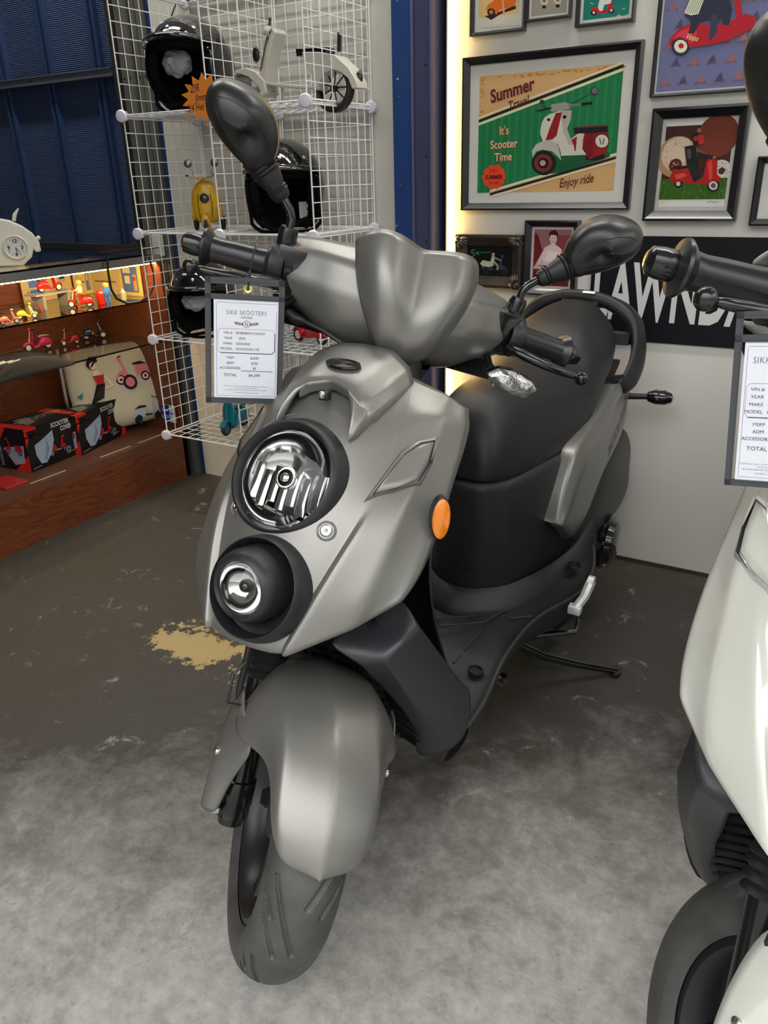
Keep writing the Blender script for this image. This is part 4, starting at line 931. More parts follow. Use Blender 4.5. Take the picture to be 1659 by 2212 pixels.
def d_big(a):
    a.rect(0, 0, 1, 1, (.85, .68, .46)); rnd = random.Random(3)
    for k in range(70):
        e = rnd.random(); t = rnd.random(); s_ = .012
        u, v = ((e, .99-.02*t) if k % 2 else (t*.02, e)); a.rect(u, v-s_, u+s_*1.6, v, (.78, .55, .24))
    G = (.10, .47, .27); a.poly([(0, .62), (1, .975), (1, .29), (.08, 0), (0, 0)], G)
    for k in range(18): a.poly([(k/18, 0 if k > 1 else .0), (k/18+.02, .0), (k/18+.02, .62+.355*k/18), (k/18, .62+.355*k/18)], (.13, .52, .31)) if k < 2 else a.poly([(k/18, .29*(k/18-.08)/.92), (k/18+.02, .29*(k/18-.06)/.92), (k/18+.02, .62+.355*k/18), (k/18, .62+.355*k/18)], (.13, .52, .31))
    for dy, c, w in ((.0, (.92, .87, .72), .016), (.028, (.10, .09, .12), .014), (.052, (.92, .87, .72), .012)): a.line([(k/24, .60+.355*k/24+dy) for k in range(25)], w, c)
    for dy, c, w in ((.0, (.92, .87, .72), .016), (-.028, (.10, .09, .12), .014), (-.052, (.92, .87, .72), .012)): a.line([(.06+.94*k/24, .0+.30*k/24+dy) for k in range(1, 25)], w, c)
    CRM, RD, DK = (.84, .82, .75), (.58, .10, .10), (.12, .09, .09)
    a.px([(640,700),(950,672),(960,692),(930,705),(740,765),(640,775)], (.08, .36, .21))
    a.px([(850,690),(930,675),(935,700),(900,712),(850,708)], DK); a.pd(872, 692, 12, RD)
    a.pd(665, 722, 55, DK); a.pd(662, 722, 40, (.35, .28, .28)); a.pd(662, 722, 34, RD); a.pd(662, 722, 24, DK); a.pd(660, 722, 13, (.7, .66, .62))
    a.px([(785,615),(830,582),(870,585),(860,685),(800,688),(740,690),(742,672),(790,668)], CRM); a.px([(845,588),(945,580),(957,620),(940,680),(865,700),(835,660),(838,620)], RD); a.px([(852,590),(890,586),(880,690),(862,698),(836,660)], (.48, .07, .08)); a.pd(922, 625, 33, (.30, .1, .1)); a.pd(922, 625, 29, CRM); a.pl([(912,612),(918,640)], .006, DK); a.pl([(932,612),(926,640)], .006, DK); a.px([(785,620),(812,604),(806,668),(790,670)], RD)
    a.px([(798,566),(948,556),(950,585),(880,590),(800,592)], DK); a.px([(805,562),(940,553),(942,560),(806,568)], (.45, .16, .13))
    a.px([(655,545),(668,520),(692,505),(735,490),(788,488),(784,530),(768,570),(782,610),(798,645),(802,685),(745,690),(728,640),(690,622),(660,625),(648,590)], CRM); a.px([(735,492),(788,488),(784,530),(768,570),(782,610),(798,645),(775,640),(752,590),(745,540)], (.72, .70, .64)); a.px([(718,500),(745,498),(722,600),(702,618),(672,622),(690,570)], RD)
    a.px([(612,668),(630,640),(660,625),(700,622),(728,645),(742,712),(724,690),(702,670),(660,662),(630,672),(616,700)], (.76, .74, .68)); a.pd(757, 518, 8, DK); a.pd(686, 530, 7, DK)
    a.px([(688,478),(700,462),(760,452),(785,462),(780,482),(740,490),(700,495)], (.62, .62, .58)); a.pl([(632,492),(700,478)], .012, (.2, .2, .2)); a.pl([(775,468),(835,462)], .014, (.5, .5, .48)); a.pl([(830,462),(880,456)], .016, DK); a.pl([(660,470),(690,482)], .004, DK); a.pd(657, 452, 11, (.22, .23, .24)); a.pl([(790,458),(830,438),(872,415)], .004, DK); a.pd(888, 404, 19, (.24, .25, .26)); a.pd(890, 402, 13, (.45, .46, .47))
    M_ = (.42, .12, .13); a.txt('Summer', .25, .815, .15, M_, .85, .20, bold=.004, shear=.1); a.txt('Travel', .30, .725, .10, M_, .8, .22, bold=.002, shear=.2)
    for t, v in (("It's", .50), ('Scooter', .385), ('Time', .275)): a.txt(t, .2, v, .10, (.78, .25, .2), .85, .03, bold=.003); a.txt(t, .197, v+.004, .10, (.96, .84, .66), .85, .03)
    n = 20; a.poly([(.13+(.085 if k % 2 else .095)*math.cos(k*math.pi/n*2), .14+(.10 if k % 2 else .115)*math.sin(k*math.pi/n*2)) for k in range(n)], (.90, .28, .12))
    a.txt('ENJOY', .13, .185, .035, (.4, .08, .05), .9); a.txt('SUMMER', .13, .12, .052, (.4, .08, .05), .9, bold=.002); a.txt('TRAVEL', .13, .075, .035, (.4, .08, .05), .9)
    a.txt('Enjoy ride', .74, .055, .105, M_, .75, .14, shear=.35, bold=.001)
def d_robot(a):
    a.rect(0, 0, 1, 1, (.90, .89, .86)); a.rect(.0, .09, 1, .96, (.28, .12, .08)); a.disc(.78, .83, .3, (.47, .2, .12), 24); a.disc(.2, .6, .3, (.70, .55, .42), 24); a.disc(.22, .63, .25, (.85, .76, .66), 24); a.disc(.2, .5, .1, (.35, .12, .08)); a.disc(.88, .42, .16, (.85, .83, .8), 20); a.disc(.9, .42, .05, (.3, .14, .1))
    rnd = random.Random(5)
    for k in range(60):
        t = rnd.random()*6.28; r = .12+.12*rnd.random(); a.disc(.22+r*math.cos(t), .63+r*.75*math.sin(t), .009, rnd.choice([(.8, .2, .2), (.3, .6, .3), (.9, .8, .3), (.95, .95, .95), (.9, .5, .6)]), 5)
    for k in range(26): t = rnd.random()*6.28; r = .07+.07*rnd.random(); a.disc(.88+r*math.cos(t), .42+r*.75*math.sin(t), .008, (.1, .08, .08), 5)
    a.rect(0, .09, 1, .34, (.22, .38, .08))
    for k in range(90): u = rnd.random(); v = .09+.23*rnd.random(); a.poly([(u, v), (u+.012, v), (u+.006+.02*(rnd.random()-.5), v+.05)], rnd.choice([(.3, .5, .12), (.15, .3, .06), (.42, .58, .18)]))
    RR, D, WH = (.70, .07, .06), (.07, .07, .08), (.80, .78, .75)
    a.pd(1262, 814, 19, D); a.pd(1262, 814, 10, WH); a.px([(1222,792),(1240,755),(1262,738),(1310,738),(1334,775),(1372,805),(1368,816),(1300,812),(1262,800),(1238,812)], RR); a.px([(1245,775),(1290,765),(1300,780),(1255,795)], (.85, .3, .26)); a.px([(1236,742),(1300,732),(1312,742),(1262,752)], D)
    a.pd(1417, 822, 28, D); a.pd(1417, 822, 20, WH); a.pd(1417, 822, 11, (.35, .33, .33)); a.px([(1362,812),(1378,760),(1384,715),(1412,696),(1436,708),(1434,770),(1452,792),(1446,806),(1414,796),(1392,818)], RR); a.px([(1392,720),(1412,706),(1414,790),(1398,800)], (.85, .25, .22)); a.pl([(1395,705),(1428,694)], .012, WH)
    a.px([(1290,650),(1338,640),(1350,720),(1352,800),(1326,800),(1318,740),(1300,735)], D); a.px([(1300,732),(1344,722),(1356,796),(1330,806)], (.12, .12, .13)); a.px([(1322,598),(1360,588),(1368,632),(1330,642)], D); a.px([(1348,596),(1374,600),(1380,636),(1352,640)], (.72, .16, .13)); a.pd(1340, 614, 11, (.7, .15, .12)); a.px([(1340,650),(1372,672),(1400,688),(1396,702),(1345,690)], (.45, .3, .3)); a.px([(1345,672),(1380,682),(1420,690),(1412,706),(1350,700)], (.14, .1, .11)); a.pl([(1352,590),(1354,582)], .008, (.6, .5, .4)); a.pd(1355, 577, 8, (.75, .65, .5)); a.pd(1355, 577, 4, (.28, .12, .08)); a.px([(1300,662),(1318,658),(1320,700),(1304,704)], (.3, .3, .33))
    a.line([(.74, .05), (.8, .065), (.86, .05), (.92, .06)], .006, (.3, .3, .3)); a.line([(.04, .05), (.08, .05)], .004, (.4, .4, .4))
def d_tall(a):
    a.rect(0, 0, 1, 1, (.45, .46, .62)); rnd = random.Random(8)
    for i in range(9):
        for j in range(12):
            u = .06+.125*i+(.06 if j % 2 else 0); v = .03+.085*j
            if u > .95 or v > .93: continue
            c = (.30, .31, .42) if (i+j) % 2 else (.62, .42, .42); a.poly([(u-.03, v), (u+.03, v), (u+.01, v+.04), (u-.01, v+.025)], c); a.disc(u-.03, v, .010, (.55, .35, .36), 6); a.disc(u+.03, v, .010, (.55, .35, .36), 6)
    RR, DT = (.66, .10, .16), (.15, .17, .24)
    a.pd(1272, 205, 40, (.14, .16, .2)); a.pd(1272, 205, 29, (.85, .82, .74)); a.pd(1274, 203, 12, RR)
    a.px([(1214,202),(1226,168),(1262,128),(1300,108),(1345,98),(1400,112),(1480,100),(1560,60),(1600,70),(1600,120),(1480,180),(1400,200),(1340,206),(1312,212),(1300,180),(1270,165),(1240,180)], RR); a.px([(1236,172),(1270,138),(1310,122),(1340,128),(1345,150),(1318,190),(1300,176),(1270,162)], (.78, .2, .26))
    a.px([(1500,-60),(1528,-60),(1548,88),(1522,96)], RR)
    a.px([(1290,66),(1324,-20),(1470,-60),(1500,40),(1486,112),(1462,112),(1450,72),(1360,96),(1330,150),(1306,146),(1320,90)], DT); a.px([(1410,60),(1440,64),(1430,150),(1404,180),(1396,172)], (.2, .22, .3)); a.px([(1288,58),(1322,-20),(1382,-20),(1350,62),(1318,68)], (.80, .80, .70))
    for k in range(6): a.pl([(1296+9*k, 60), (1330+9*k, -16)], .004, (.35, .42, .4))
    a.txt('Vespa', *a.uv(850+1318/2.0507, 176/2.0507), .034, (.93, .82, .55), .8, -.3, shear=.4)
def d_orn(a):
    a.rect(0, 0, 1, 1, (.03, .026, .028)); W = (.78, .77, .68)
    a.scooter(.60, .36, .30, (.20, .24, .30), (.12, .12, .14), 1); a.poly([(.28, .40), (.34, .52), (.50, .48), (.60, .36), (.50, .30), (.34, .32)], W); a.poly([(.50, .40), (.54, .66), (.60, .66), (.60, .42)], W); a.disc(.57, .72, .035, (.75, .6, .5)); a.poly([(.56, .62), (.74, .50), (.75, .53), (.58, .66)], (.7, .6, .52)); a.line([(.60, .46), (.68, .34), (.66, .22)], .04, (.7, .6, .52))
    T = (.25, .62, .55); a.line([(.16, .86), (.10, .84), (.08, .78), (.14, .74), (.15, .66), (.08, .62)], .018, T); a.line([(.18, .80), (.26, .70)], .014, T); a.line([(.26, .80), (.18, .70)], .014, T); a.line([(.28, .76), (.36, .79), (.44, .77), (.5, .80)], .009, T)
def d_bw(a):
    R1, R2, R3 = (.45, .09, .12), (.80, .68, .68), (.25, .05, .08)
    a.rect(0, 0, 1, 1, R2); a.rect(0, .62, 1, 1, (.62, .42, .44)); a.rect(0, 0, 1, .30, R1); a.poly([(.0, .3), (.25, .62), (.1, .9), (0, .95)], R1); a.rect(.62, .55, 1, .9, (.55, .25, .28))
    S = (.90, .80, .78); a.poly([(.20, .50), (.30, .68), (.42, .73), (.62, .73), (.76, .66), (.80, .48), (.70, .40), (.34, .40)], S); a.poly([(.34, .44), (.38, .62), (.66, .62), (.70, .44)], (.93, .88, .87)); a.rect(.46, .70, .58, .80, S); a.disc(.52, .84, .10, S, 20, 1.15)
    a.poly([(.41, .85), (.40, .93), (.47, .985), (.58, .985), (.65, .92), (.63, .84), (.60, .90), (.45, .91)], R3); a.disc(.485, .85, .012, R3, 8); a.disc(.555, .85, .012, R3, 8); a.line([(.48, .795), (.52, .785), (.56, .795)], .012, (.6, .1, .15))
    a.line([(.22, .50), (.16, .40), (.24, .34)], .06, S); a.line([(.78, .48), (.80, .40), (.72, .34)], .06, S)
    a.poly([(.28, .44), (.74, .44), (.76, .36), (.60, .32), (.58, .10), (.44, .10), (.42, .32), (.26, .36)], (.86, .78, .78)); a.disc(.51, .37, .07, (.95, .92, .92)); a.disc(.51, .37, .045, R2); a.rect(.45, .0, .57, .14, R3); a.rect(.47, .02, .55, .12, (.8, .7, .7)); a.line([(.16, .36), (.86, .36)], .022, R3)
def d_p1(a): a.rect(0, 0, 1, 1, (.88, .74, .50)); a.rect(0, 0, 1, .12, (.84, .82, .74)); a.px([(402,70),(440,62),(538,22),(540,38),(470,62),(430,88)], (.22, .12, .12)); a.pd(430, 52, 18, (.25, .15, .15)); a.pd(430, 52, 9, (.8, .5, .2)); a.px([(404,48),(416,20),(470,-20),(545,-20),(536,18),(512,34),(470,40),(452,66),(446,42),(424,32)], (.86, .42, .10)); a.pl([(480,-10),(487,64)], .05, (.85, .62, .5)); a.pl([(392,70),(420,80)], .01, (.6, .5, .4)); a.pl([(392,126),(560,112)], .008, (.55, .48, .40)); a.pl([(430,134),(500,128)], .008, (.55, .48, .40))
def d_p2(a):
    a.rect(0, 0, 1, 1, (.50, .46, .40)); a.rect(0, 0, 1, .3, (.62, .60, .55))
    for x, y in ((665, 8), (725, 4)): a.px([(x-8,y+28),(x+8,y+28),(x+8,y-10),(x-8,y-10)], (.1, .1, .1)); a.pd(x, y-2, 17, (.8, .76, .68)); a.pd(x, y-6, 7, (.5, .35, .25))
def d_p3(a): a.rect(0, 0, 1, 1, (.10, .50, .44)); a.pd(885, 55, 13, (.1, .08, .1)); a.pd(885, 55, 6, (.9, .85, .8)); a.pd(963, 45, 13, (.1, .08, .1)); a.pd(963, 45, 6, (.9, .85, .8)); a.px([(868,50),(880,34),(905,28),(920,44),(940,44),(948,28),(952,-20),(966,-20),(968,26),(980,44),(960,38),(940,56),(900,58),(890,46)], (.75, .12, .12)); a.px([(903,34),(915,-20),(968,-20),(960,14),(932,20),(924,46),(912,48)], (.90, .90, .88)); a.pl([(988,70),(1000,64),(992,74),(1006,68)], .014, (.9, .92, .88)); a.pl([(870,12),(884,16)], .012, (.9, .92, .88)); a.pl([(1012,38),(1024,36)], .012, (.9, .92, .88)); a.txt('PP', *a.uv(1354, 35), .05, (.85, .85, .6))
def d_p4(a): a.rect(0, 0, 1, 1, (.82, .80, .74)); a.scooter(.5, .5, .35, (.2, .35, .55), (.85, .83, .8), 1)
framed('framed_picture', 'large black framed pixel style print with green stripe reading Summer Travel', -1.135, -.614, 1.093, 1.51, .020, .030, d_big, tilt=0.0)
framed('framed_picture', 'black framed painting of a red scooter with donuts, right of the green print', -.571, -.328, 1.064, 1.345, .026, .010, d_robot, dep=.03, matc=(.8, .79, .76))
framed('framed_picture', 'thin black framed lavender poster of a red scooter at the top right', -.586, -.20, 1.372, 1.90, .009, .004, d_tall, dep=.018)
framed('framed_picture', 'sepia red picture of a person riding a scooter in a glossy black frame', -.919, -.752, .848, 1.064, .018, .008, d_bw, dep=.026, matc=(.8, .76, .75))
framed('framed_picture', 'small orange scooter print in a black frame, leftmost of the top row', -1.114, -.948, 1.562, 1.80, .010, .012, d_p1)
framed('framed_picture', 'black framed picture of two scooters seen head on, middle of the top row', -.947, -.818, 1.581, 1.76, .008, .006, d_p2)
framed('framed_picture', 'teal print of a rider on a red scooter in a black frame', -.802, -.645, 1.554, 1.75, .009, .008, d_p3)
framed('framed_picture', 'dark frame with white mat cut off at the right edge of the photo', -.294, -.08, 1.053, 1.22, .016, .025, d_p4, dep=.03)
framed('framed_picture', 'black frame with grey green glass half hidden behind the seat', -.955, -.80, .56, .812, .009, .0, lambda a: a.rect(0, 0, 1, 1, (.42, .47, .45)))
# ornate carved frame
M_ORN = mat('dark_carved_wood', (.035, .025, .018), .35, coat=.2, noise=(30, .3))
r_ = framed('framed_picture', 'small dark painting of a pale scooter in an ornate carved frame', -1.148, -.925, .863, 1.022, .034, .0, d_orn, fm=M_ORN, dep=.03, glass=False)
for sx in (-1, 1):
    for sz in (0, 1):
        mb = MB(); cx, cz = sx*.1, .012+sz*.135; rnd = random.Random(4)
        for k in range(7):
            t = k/6*1.57; ax = V3((-sx*math.cos(t), 0, (1 if sz == 0 else -1)*math.sin(t))); mb.ball(V3((cx, -.03, cz))+ax*.018, .0075, M_ORN, 10, (1, .6, 1)); mb.tube([V3((cx, -.03, cz)), V3((cx, -.037, cz))+ax*.016, V3((cx, -.03, cz))+ax*.032], [.004, .0045, .002], M_ORN, 6)
        mb.ball((cx, -.032, cz), .009, M_ORN, 12); mb.tube([(cx-.012, -.028, cz-.012), (cx, -.036, cz+.008), (cx+.012, -.028, cz-.012)], .005, M_ORN, 6, closed=True); mb.build('carved_corner', r_)
# long name board
root = empty('name_board', (-.40, Y1, .725), 'long black board with tall white capital letters on the white wall', 'sign')
mb = MB(); mb.box2((-.31, -.006, 0), (.75, 0, .297), mat('black_sign_enamel', (.004, .0045, .008), .5, spec=.3)); mb.build('board', root, smooth=False)
t = text('LAWNDALE', .232, mat('white_sign_paint', (.62, .62, .61), .5), (0, 0, 0), (1, 0, 0), (0, 0, 1), root, 'lettering', ext=.0003, bold=.006)
xs = [v.co.x for v in t.data.vertices]; zs = [v.co.z for v in t.data.vertices]; k = .55/(max(xs)-min(xs)); kz = .168/(max(zs)-min(zs))
for v in t.data.vertices: v.co.x = -.298+(v.co.x-min(xs))*k; v.co.z = .058+(v.co.z-min(zs))*kz; v.co.y -= .0065
# ---------------------------------------------------------------- wire cube shelving
CW = .0; SX = [-2.195, -1.825, -1.456]; SY = (2.05, 2.41); SZ = [.31, .673, 1.036, 1.40, 1.763, 2.126]
shelf = empty('wire_cube_shelf', (SX[0], SY[1], SZ[0]), 'white wire grid cube shelving unit hung against the cream panel', 'shelf')
SO = V3((SX[0], SY[1], SZ[0]))
def panel_mesh(w, h, nx, ny):
    mb = MB(); r = .0016
    for k in range(nx+1): x = w*k/nx; q = r*1.7 if k in (0, nx) else r; mb.tube([(x, 0, 0), (x, 0, h)], q, M_WHITEW, 6)
    for k in range(ny+1): z = h*k/ny; q = r*1.7 if k in (0, ny) else r; mb.tube([(0, .002, z), (w, .002, z)], q, M_WHITEW, 6)
    return mb.build('grid_panel', shelf, ang=60)
first = panel_mesh(.352, .352, 8, 8); used = [0]
def put_panel(o, M):
    p = first if not used[0] else first.copy()
    if used[0]: COL.objects.link(p); p.parent = shelf
    used[0] = 1; p.matrix_local = Matrix.Translation(V3(o)-SO) @ M.to_4x4()
Mx = Matrix.Identity(3); My = Matrix.Rotation(math.pi/2, 3, 'Z'); Mh = Matrix.Rotation(-math.pi/2, 3, 'X')
for j in range(5):
    z = SZ[j]+.006
    for i in range(3): put_panel((SX[i], SY[0]+.004, z), My)
    for i in range(2): put_panel((SX[i]+.008, SY[1]-.002, z), Mx)
for j in range(6):
    for i in range(2): put_panel((SX[i]+.008, SY[0]+.004, SZ[j]), Matrix.Rotation(math.pi/2, 3, 'X') @ Matrix.Scale(-1, 3, V3((0, 0, 1))) )
M_CONN = mat('translucent_connector', (.62, .60, .68), .3, coat=.4)
conn = None
for j in range(6):
    for i in range(3):
        for y in SY:
            if conn is None:
                mb = MB(); mb.lathe([(-.012, .012), (-.010, .0185), (-.006, .0195), (.002, .0195), (.006, .016), (.007, .0001)], (0, 0, 0), (.35, -1, 0), M_CONN, 20, cap=False); mb.box((.0, .012, 0), (.012, .02, .012), M_CONN, None, .002); mb.box((.012, .006, 0), (.014, .008, .026), M_CONN, None, .002)
                conn = mb.build('connector', shelf); c = conn
            else: c = conn.copy(); COL.objects.link(c)
            c.location = V3((SX[i], y-.004 if y < 2.2 else y-.01, SZ[j]))-SO

# ---------------------------------------------------------------- helmets
M_LIN = mat('black_fabric_lining', (.006, .006, .0065), .95, spec=.1, bump=(300, .3))
M_HSH = mat('glossy_black_helmet_shell', (.004, .004, .0045), .06, coat=1.)
M_BAG = mat('crinkled_white_tissue', (.36, .36, .37), .45, bump=(35, 1.))
def helmet(loc, yaw, label, S=1., bag=None, sticker=True, tilt=0.):
    R = (Matrix.Rotation(yaw, 3, 'Z') @ Matrix.Rotation(tilt, 3, 'Y'))
    root = empty('motorcycle_helmet', loc, label, 'helmet', 'black open face helmets on the wire shelves', M=R)
    ax_, ay, az = .142*S, .122*S, .138*S; c = V3((0, 0, .118*S))
    def dirn(i, j, n=56, h=34):
        ph = math.pi*i/h; th = 2*math.pi*j/n; return V3((math.sin(ph)*math.cos(th), math.sin(ph)*math.sin(th), math.cos(ph)))
    def opening(d): return d.x > .16 and d.z < .36 and abs(d.y) < .84 or d.z < -.82
    def shell(mb, k, m, test):
        n, h = 56, 34; P = {}; F = []; V = []
        for i in range(h):
            for j in range(n):
                q = [(i, j), (i+1, j), (i+1, (j+1) % n), (i, (j+1) % n)]
                cd_ = sum((dirn(*t) for t in q), V3())/4
                if test(cd_): continue
                f = []
                for t in q:
                    if t not in P:
                        d = dirn(*t); P[t] = len(V); z = d.z*az*k; V.append(c+V3((d.x*ax_*k, d.y*ay*k, max(z, -.112*S))))
                    f.append(P[t])
                F.append(f)
        mb.add(V, F, m)
    mb = MB(); shell(mb, 1., M_HSH, opening); mb.build('shell', root, ang=80, thick=.006)
    mb = MB(); shell(mb, .95, M_LIN, lambda d: (d.x > .22 and d.z < .28 and abs(d.y) < .76) or d.z < -.84); mb.build('lining', root, thick=.024*S, ang=80)
    # edge roll around the opening
    loop = []
    for k in range(40):
        t = 2*math.pi*k/40; y = .84*max(-1, min(1, 1.25*math.sin(t))); z = -.25+.60*max(-1, min(1, 1.2*math.cos(t))); x = math.sqrt(max(.08, 1-y*y-z*z)); loop.append(c+V3((x*ax_*1.0, y*ay*1.0, z*az)))
    mb = MB(); mb.tube(loop, .0055*S, M_LIN, 8, closed=True); mb.build('edge_trim', root)
    mb = MB(); rows = []
    for k in range(-10, 11):
        t = k/10*1.15; d = V3((math.cos(t), math.sin(t), 0)); zz = .055*S+.012*math.cos(t*1.2)
        rows.append([c+V3((d.x*ax_*1.0, d.y*ay*1.0, zz)), c+V3((d.x*ax_*(1.0+.10*math.cos(t*1.1)), d.y*ay*(1.0+.1*math.cos(t)), zz-.004)), c+V3((d.x*ax_*(1.0+.13*max(0, math.cos(t*1.25))), d.y*ay*(1.0+.13*math.cos(t)), zz-.016))])
    mb.grid(rows, M_HSH); mb.build('peak', root, sub=1, thick=.003)
    for t in (-.75, 0, .75):
        d = V3((.80*math.cos(t), .80*math.sin(t), .60)); p = c+V3((d.x*ax_, d.y*ay, d.z*az)); mb = MB(); mb.lathe([(0, .0065), (.003, .006), (.004, .003), (.0042, .0001)], p, d, M_STEEL, 14); mb.build('snap', root)
    if sticker: d = V3((.66, -.25, .72)); p = c+V3((d.x*ax_, d.y*ay, d.z*az)); mb = MB(); n = d.normalized(); e = n.cross(V3((0, 0, 1))).normalized(); mb.box(p+n*.001, (.018, .008, .0008), M_PAPER, basis(e, n.cross(e), n)); mb.build('size_sticker', root, smooth=False)
    if bag: 
        rnd = random.Random(6); bm = bmesh.new(); bmesh.ops.create_icosphere(bm, subdivisions=3, radius=1)
        for v in bm.verts:
            k = .8+rnd.uniform(-.12, .12); v.co = c+V3((v.co.x*.035*k+.045, v.co.y*.055*k-.02, v.co.z*.045*k+.03*bag-.01))*S
        bm.verts.index_update(); mb = MB(); mb.add([v.co for v in bm.verts], [[v.index for v in f.verts] for f in bm.faces], M_BAG); bm.free(); mb.build('tissue_padding', root, smooth=False)
    mb = MB(); mb.box(c+V3((-.02, .05, -.06))*S, (.003, .03, .05), M_PAPER, Matrix.Rotation(.3, 3, 'Z')); mb.build('inner_label', root, smooth=False)
    mb = MB(); mb.tube([c+V3((.05, -.085, -.08))*S, c+V3((.08, -.04, -.12))*S+V3((0, 0, .012)), c+V3((.075, .02, -.115))*S+V3((0, 0, .014)), c+V3((.06, .06, -.08))*S], .006, M_LIN, 8); mb.build('chin_strap', root)
    return root
helmet((-2.03, 2.215, 1.405), R_(-80), 'glossy black open face helmet with orange star tag, top of the wire shelf', 1.12, bag=.6, tilt=-.1)
helmet((-1.665, 2.20, 1.04), R_(-58), 'glossy black open face helmet right of the yellow toy scooter', 1.08)
helmet((-2.07, 2.20, .678), R_(-62), 'glossy black open face helmet stuffed with white tissue, behind the price tag', 1.02, bag=.5)
# orange star price tag
M_STAR = mat('orange_card', (.95, .29, .03), .6)
pl = 1.99
cpx = (441, 210); pts = []
for k in range(28):
    r = 54 if k % 2 == 0 else 38; a = 2*math.pi*k/28+.1; pts.append(wp(cpx[0]+r*math.cos(a)*.92, cpx[1]+r*math.sin(a), 1, pl))
mb = MB(); mb.prism(pts, (0, .001, 0), M_STAR); star = tag(mb.build('star_tag', smooth=False), 'orange star shaped price tag handwritten in purple, on the top helmet', 'price tag')
iv = star.matrix_world.inverted(); M_PEN = flat((.32, .12, .32)); px_m = (wp(441, 210, 1, pl)-wp(440, 210, 1, pl)).length
ts = []
for body, x, y, sz, st in (('ZIR', 411, 201, 17, .3), ('Jimm', 422, 220, 16, .3), ('3/4 Hel', 404, 243, 16, .3)):
    o = wp(x, y, 1, pl-.0012); xd = (wp(x+40, y-7, 1, pl)-wp(x, y, 1, pl)); ts.append(text(body, sz*px_m*1.0, M_PEN, o, xd, V3((0, -1, 0)).cross(xd.normalized()), None, ext=0, sx=.8, shear=st))
join(ts, 'handwriting', star)

# ---------------------------------------------------------------- toy and model scooters
M_TIRE = mat('toy_rubber', (.02, .02, .02), .5)
def paint(c, rough=.3, coat=.3): return mat('toy_paint_%02x%02x%02x' % tuple(int(x*255) for x in c), tuple(((x+.055)/1.055)**2.4 if x > .04 else x/12.92 for x in c), rough, coat=coat)
def mini_scooter(loc, yaw, S, c, label, c2=(.9, .88, .8), name='toy_scooter', group=None, seat=(.12, .1, .1), motor=False):
    # S = wheel base half length, metres ; forward is local +x
    root = empty(name, loc, label, 'toy scooter', group, M=Matrix.Rotation(yaw, 3, 'Z')); m, m2 = paint(c), paint(c2); sm = paint(seat)
    q = lambda x, y, z: V3((x*S, y*S, z*S))
    for x in (-.75, .8):
        mb = MB(); mb.lathe([(-.08*S, .20*S), (-.10*S, .27*S), (0, .33*S), (.10*S, .27*S), (.08*S, .20*S)], q(x, 0, .33), (0, 1, 0), M_TIRE, 20); mb.lathe([(-.09*S, .0001), (-.07*S, .2*S), (.07*S, .2*S), (.09*S, .0001)], q(x, 0, .33), (0, 1, 0), m2, 16); mb.build('wheel', root)
    mb = MB(); mb.grid([[q(x, y*w, z0+(z1-z0)*t) for y, t in ((-.6, 0), (-1, .3), (-.95, .75), (-.4, 1), (.4, 1), (.95, .75), (1, .3), (.6, 0))] for x, w, z0, z1 in ((-1.12, .05, .45, .6), (-1.0, .2, .3, .85), (-.7, .32, .28, 1.0), (-.35, .3, .28, 1.02), (-.12, .22, .25, .9), (0, .18, .22, .40), (.3, .2, .22, .32), (.5, .2, .22, .34))], m, cv=True, cap=True); mb.build('body', root, sub=1)
    mb = MB(); mb.grid([[q(x+.04*(1-abs(y)), y*w, z) for y in (-1, -.5, 0, .5, 1)] for x, w, z in ((.46, .22, .25), (.5, .3, .6), (.46, .32, 1.0), (.38, .26, 1.35), (.36, .12, 1.5))], m); mb.build('leg_shield', root, sub=1, thick=.03*S)
    mb = MB(); mb.grid([[q(.8+(r)*math.sin(a), y, .33+r*math.cos(a)) for y, r in ((-.14, .3), (-.1, .4), (0, .44), (.1, .4), (.14, .3))] for a in [R_(-70+20*k) for k in range(8)]], m); mb.build('front_fender', root, sub=1, thick=.02*S)
    mb = MB(); mb.grid([[q(x, y*w, z) for y in (-1, 0, 1)] for x, w, z in ((-.95, .12, .98), (-.8, .18, 1.1), (-.3, .16, 1.12), (-.1, .1, 1.02))], sm); mb.build('seat', root, sub=1, thick=.06*S)
    mb = MB(); mb.tube([q(.72, 0, .5), q(.42, 0, 1.6)], .04*S, m2, 8); mb.tube([q(.32, -.5, 1.62), q(.42, 0, 1.66), q(.32, .5, 1.62)], .05*S, M_TIRE, 8); mb.ball(q(.46, 0, 1.62), .15*S, m, 12); mb.build('handlebar', root)
    mb = MB(); mb.lathe([(0, .1*S), (.05*S, .09*S), (.06*S, .0001)], q(.56, 0, 1.63), (1, 0, 0), M_CHR, 12); mb.build('headlight', root)
    if motor: mb = MB(); mb.ball(q(-.2, 0, .55), .25*S, M_STEEL, 12); mb.tube([q(-.3, .2, .35), q(-1.2, .22, .4)], .05*S, M_CHR, 8); mb.build('engine', root)
    return root

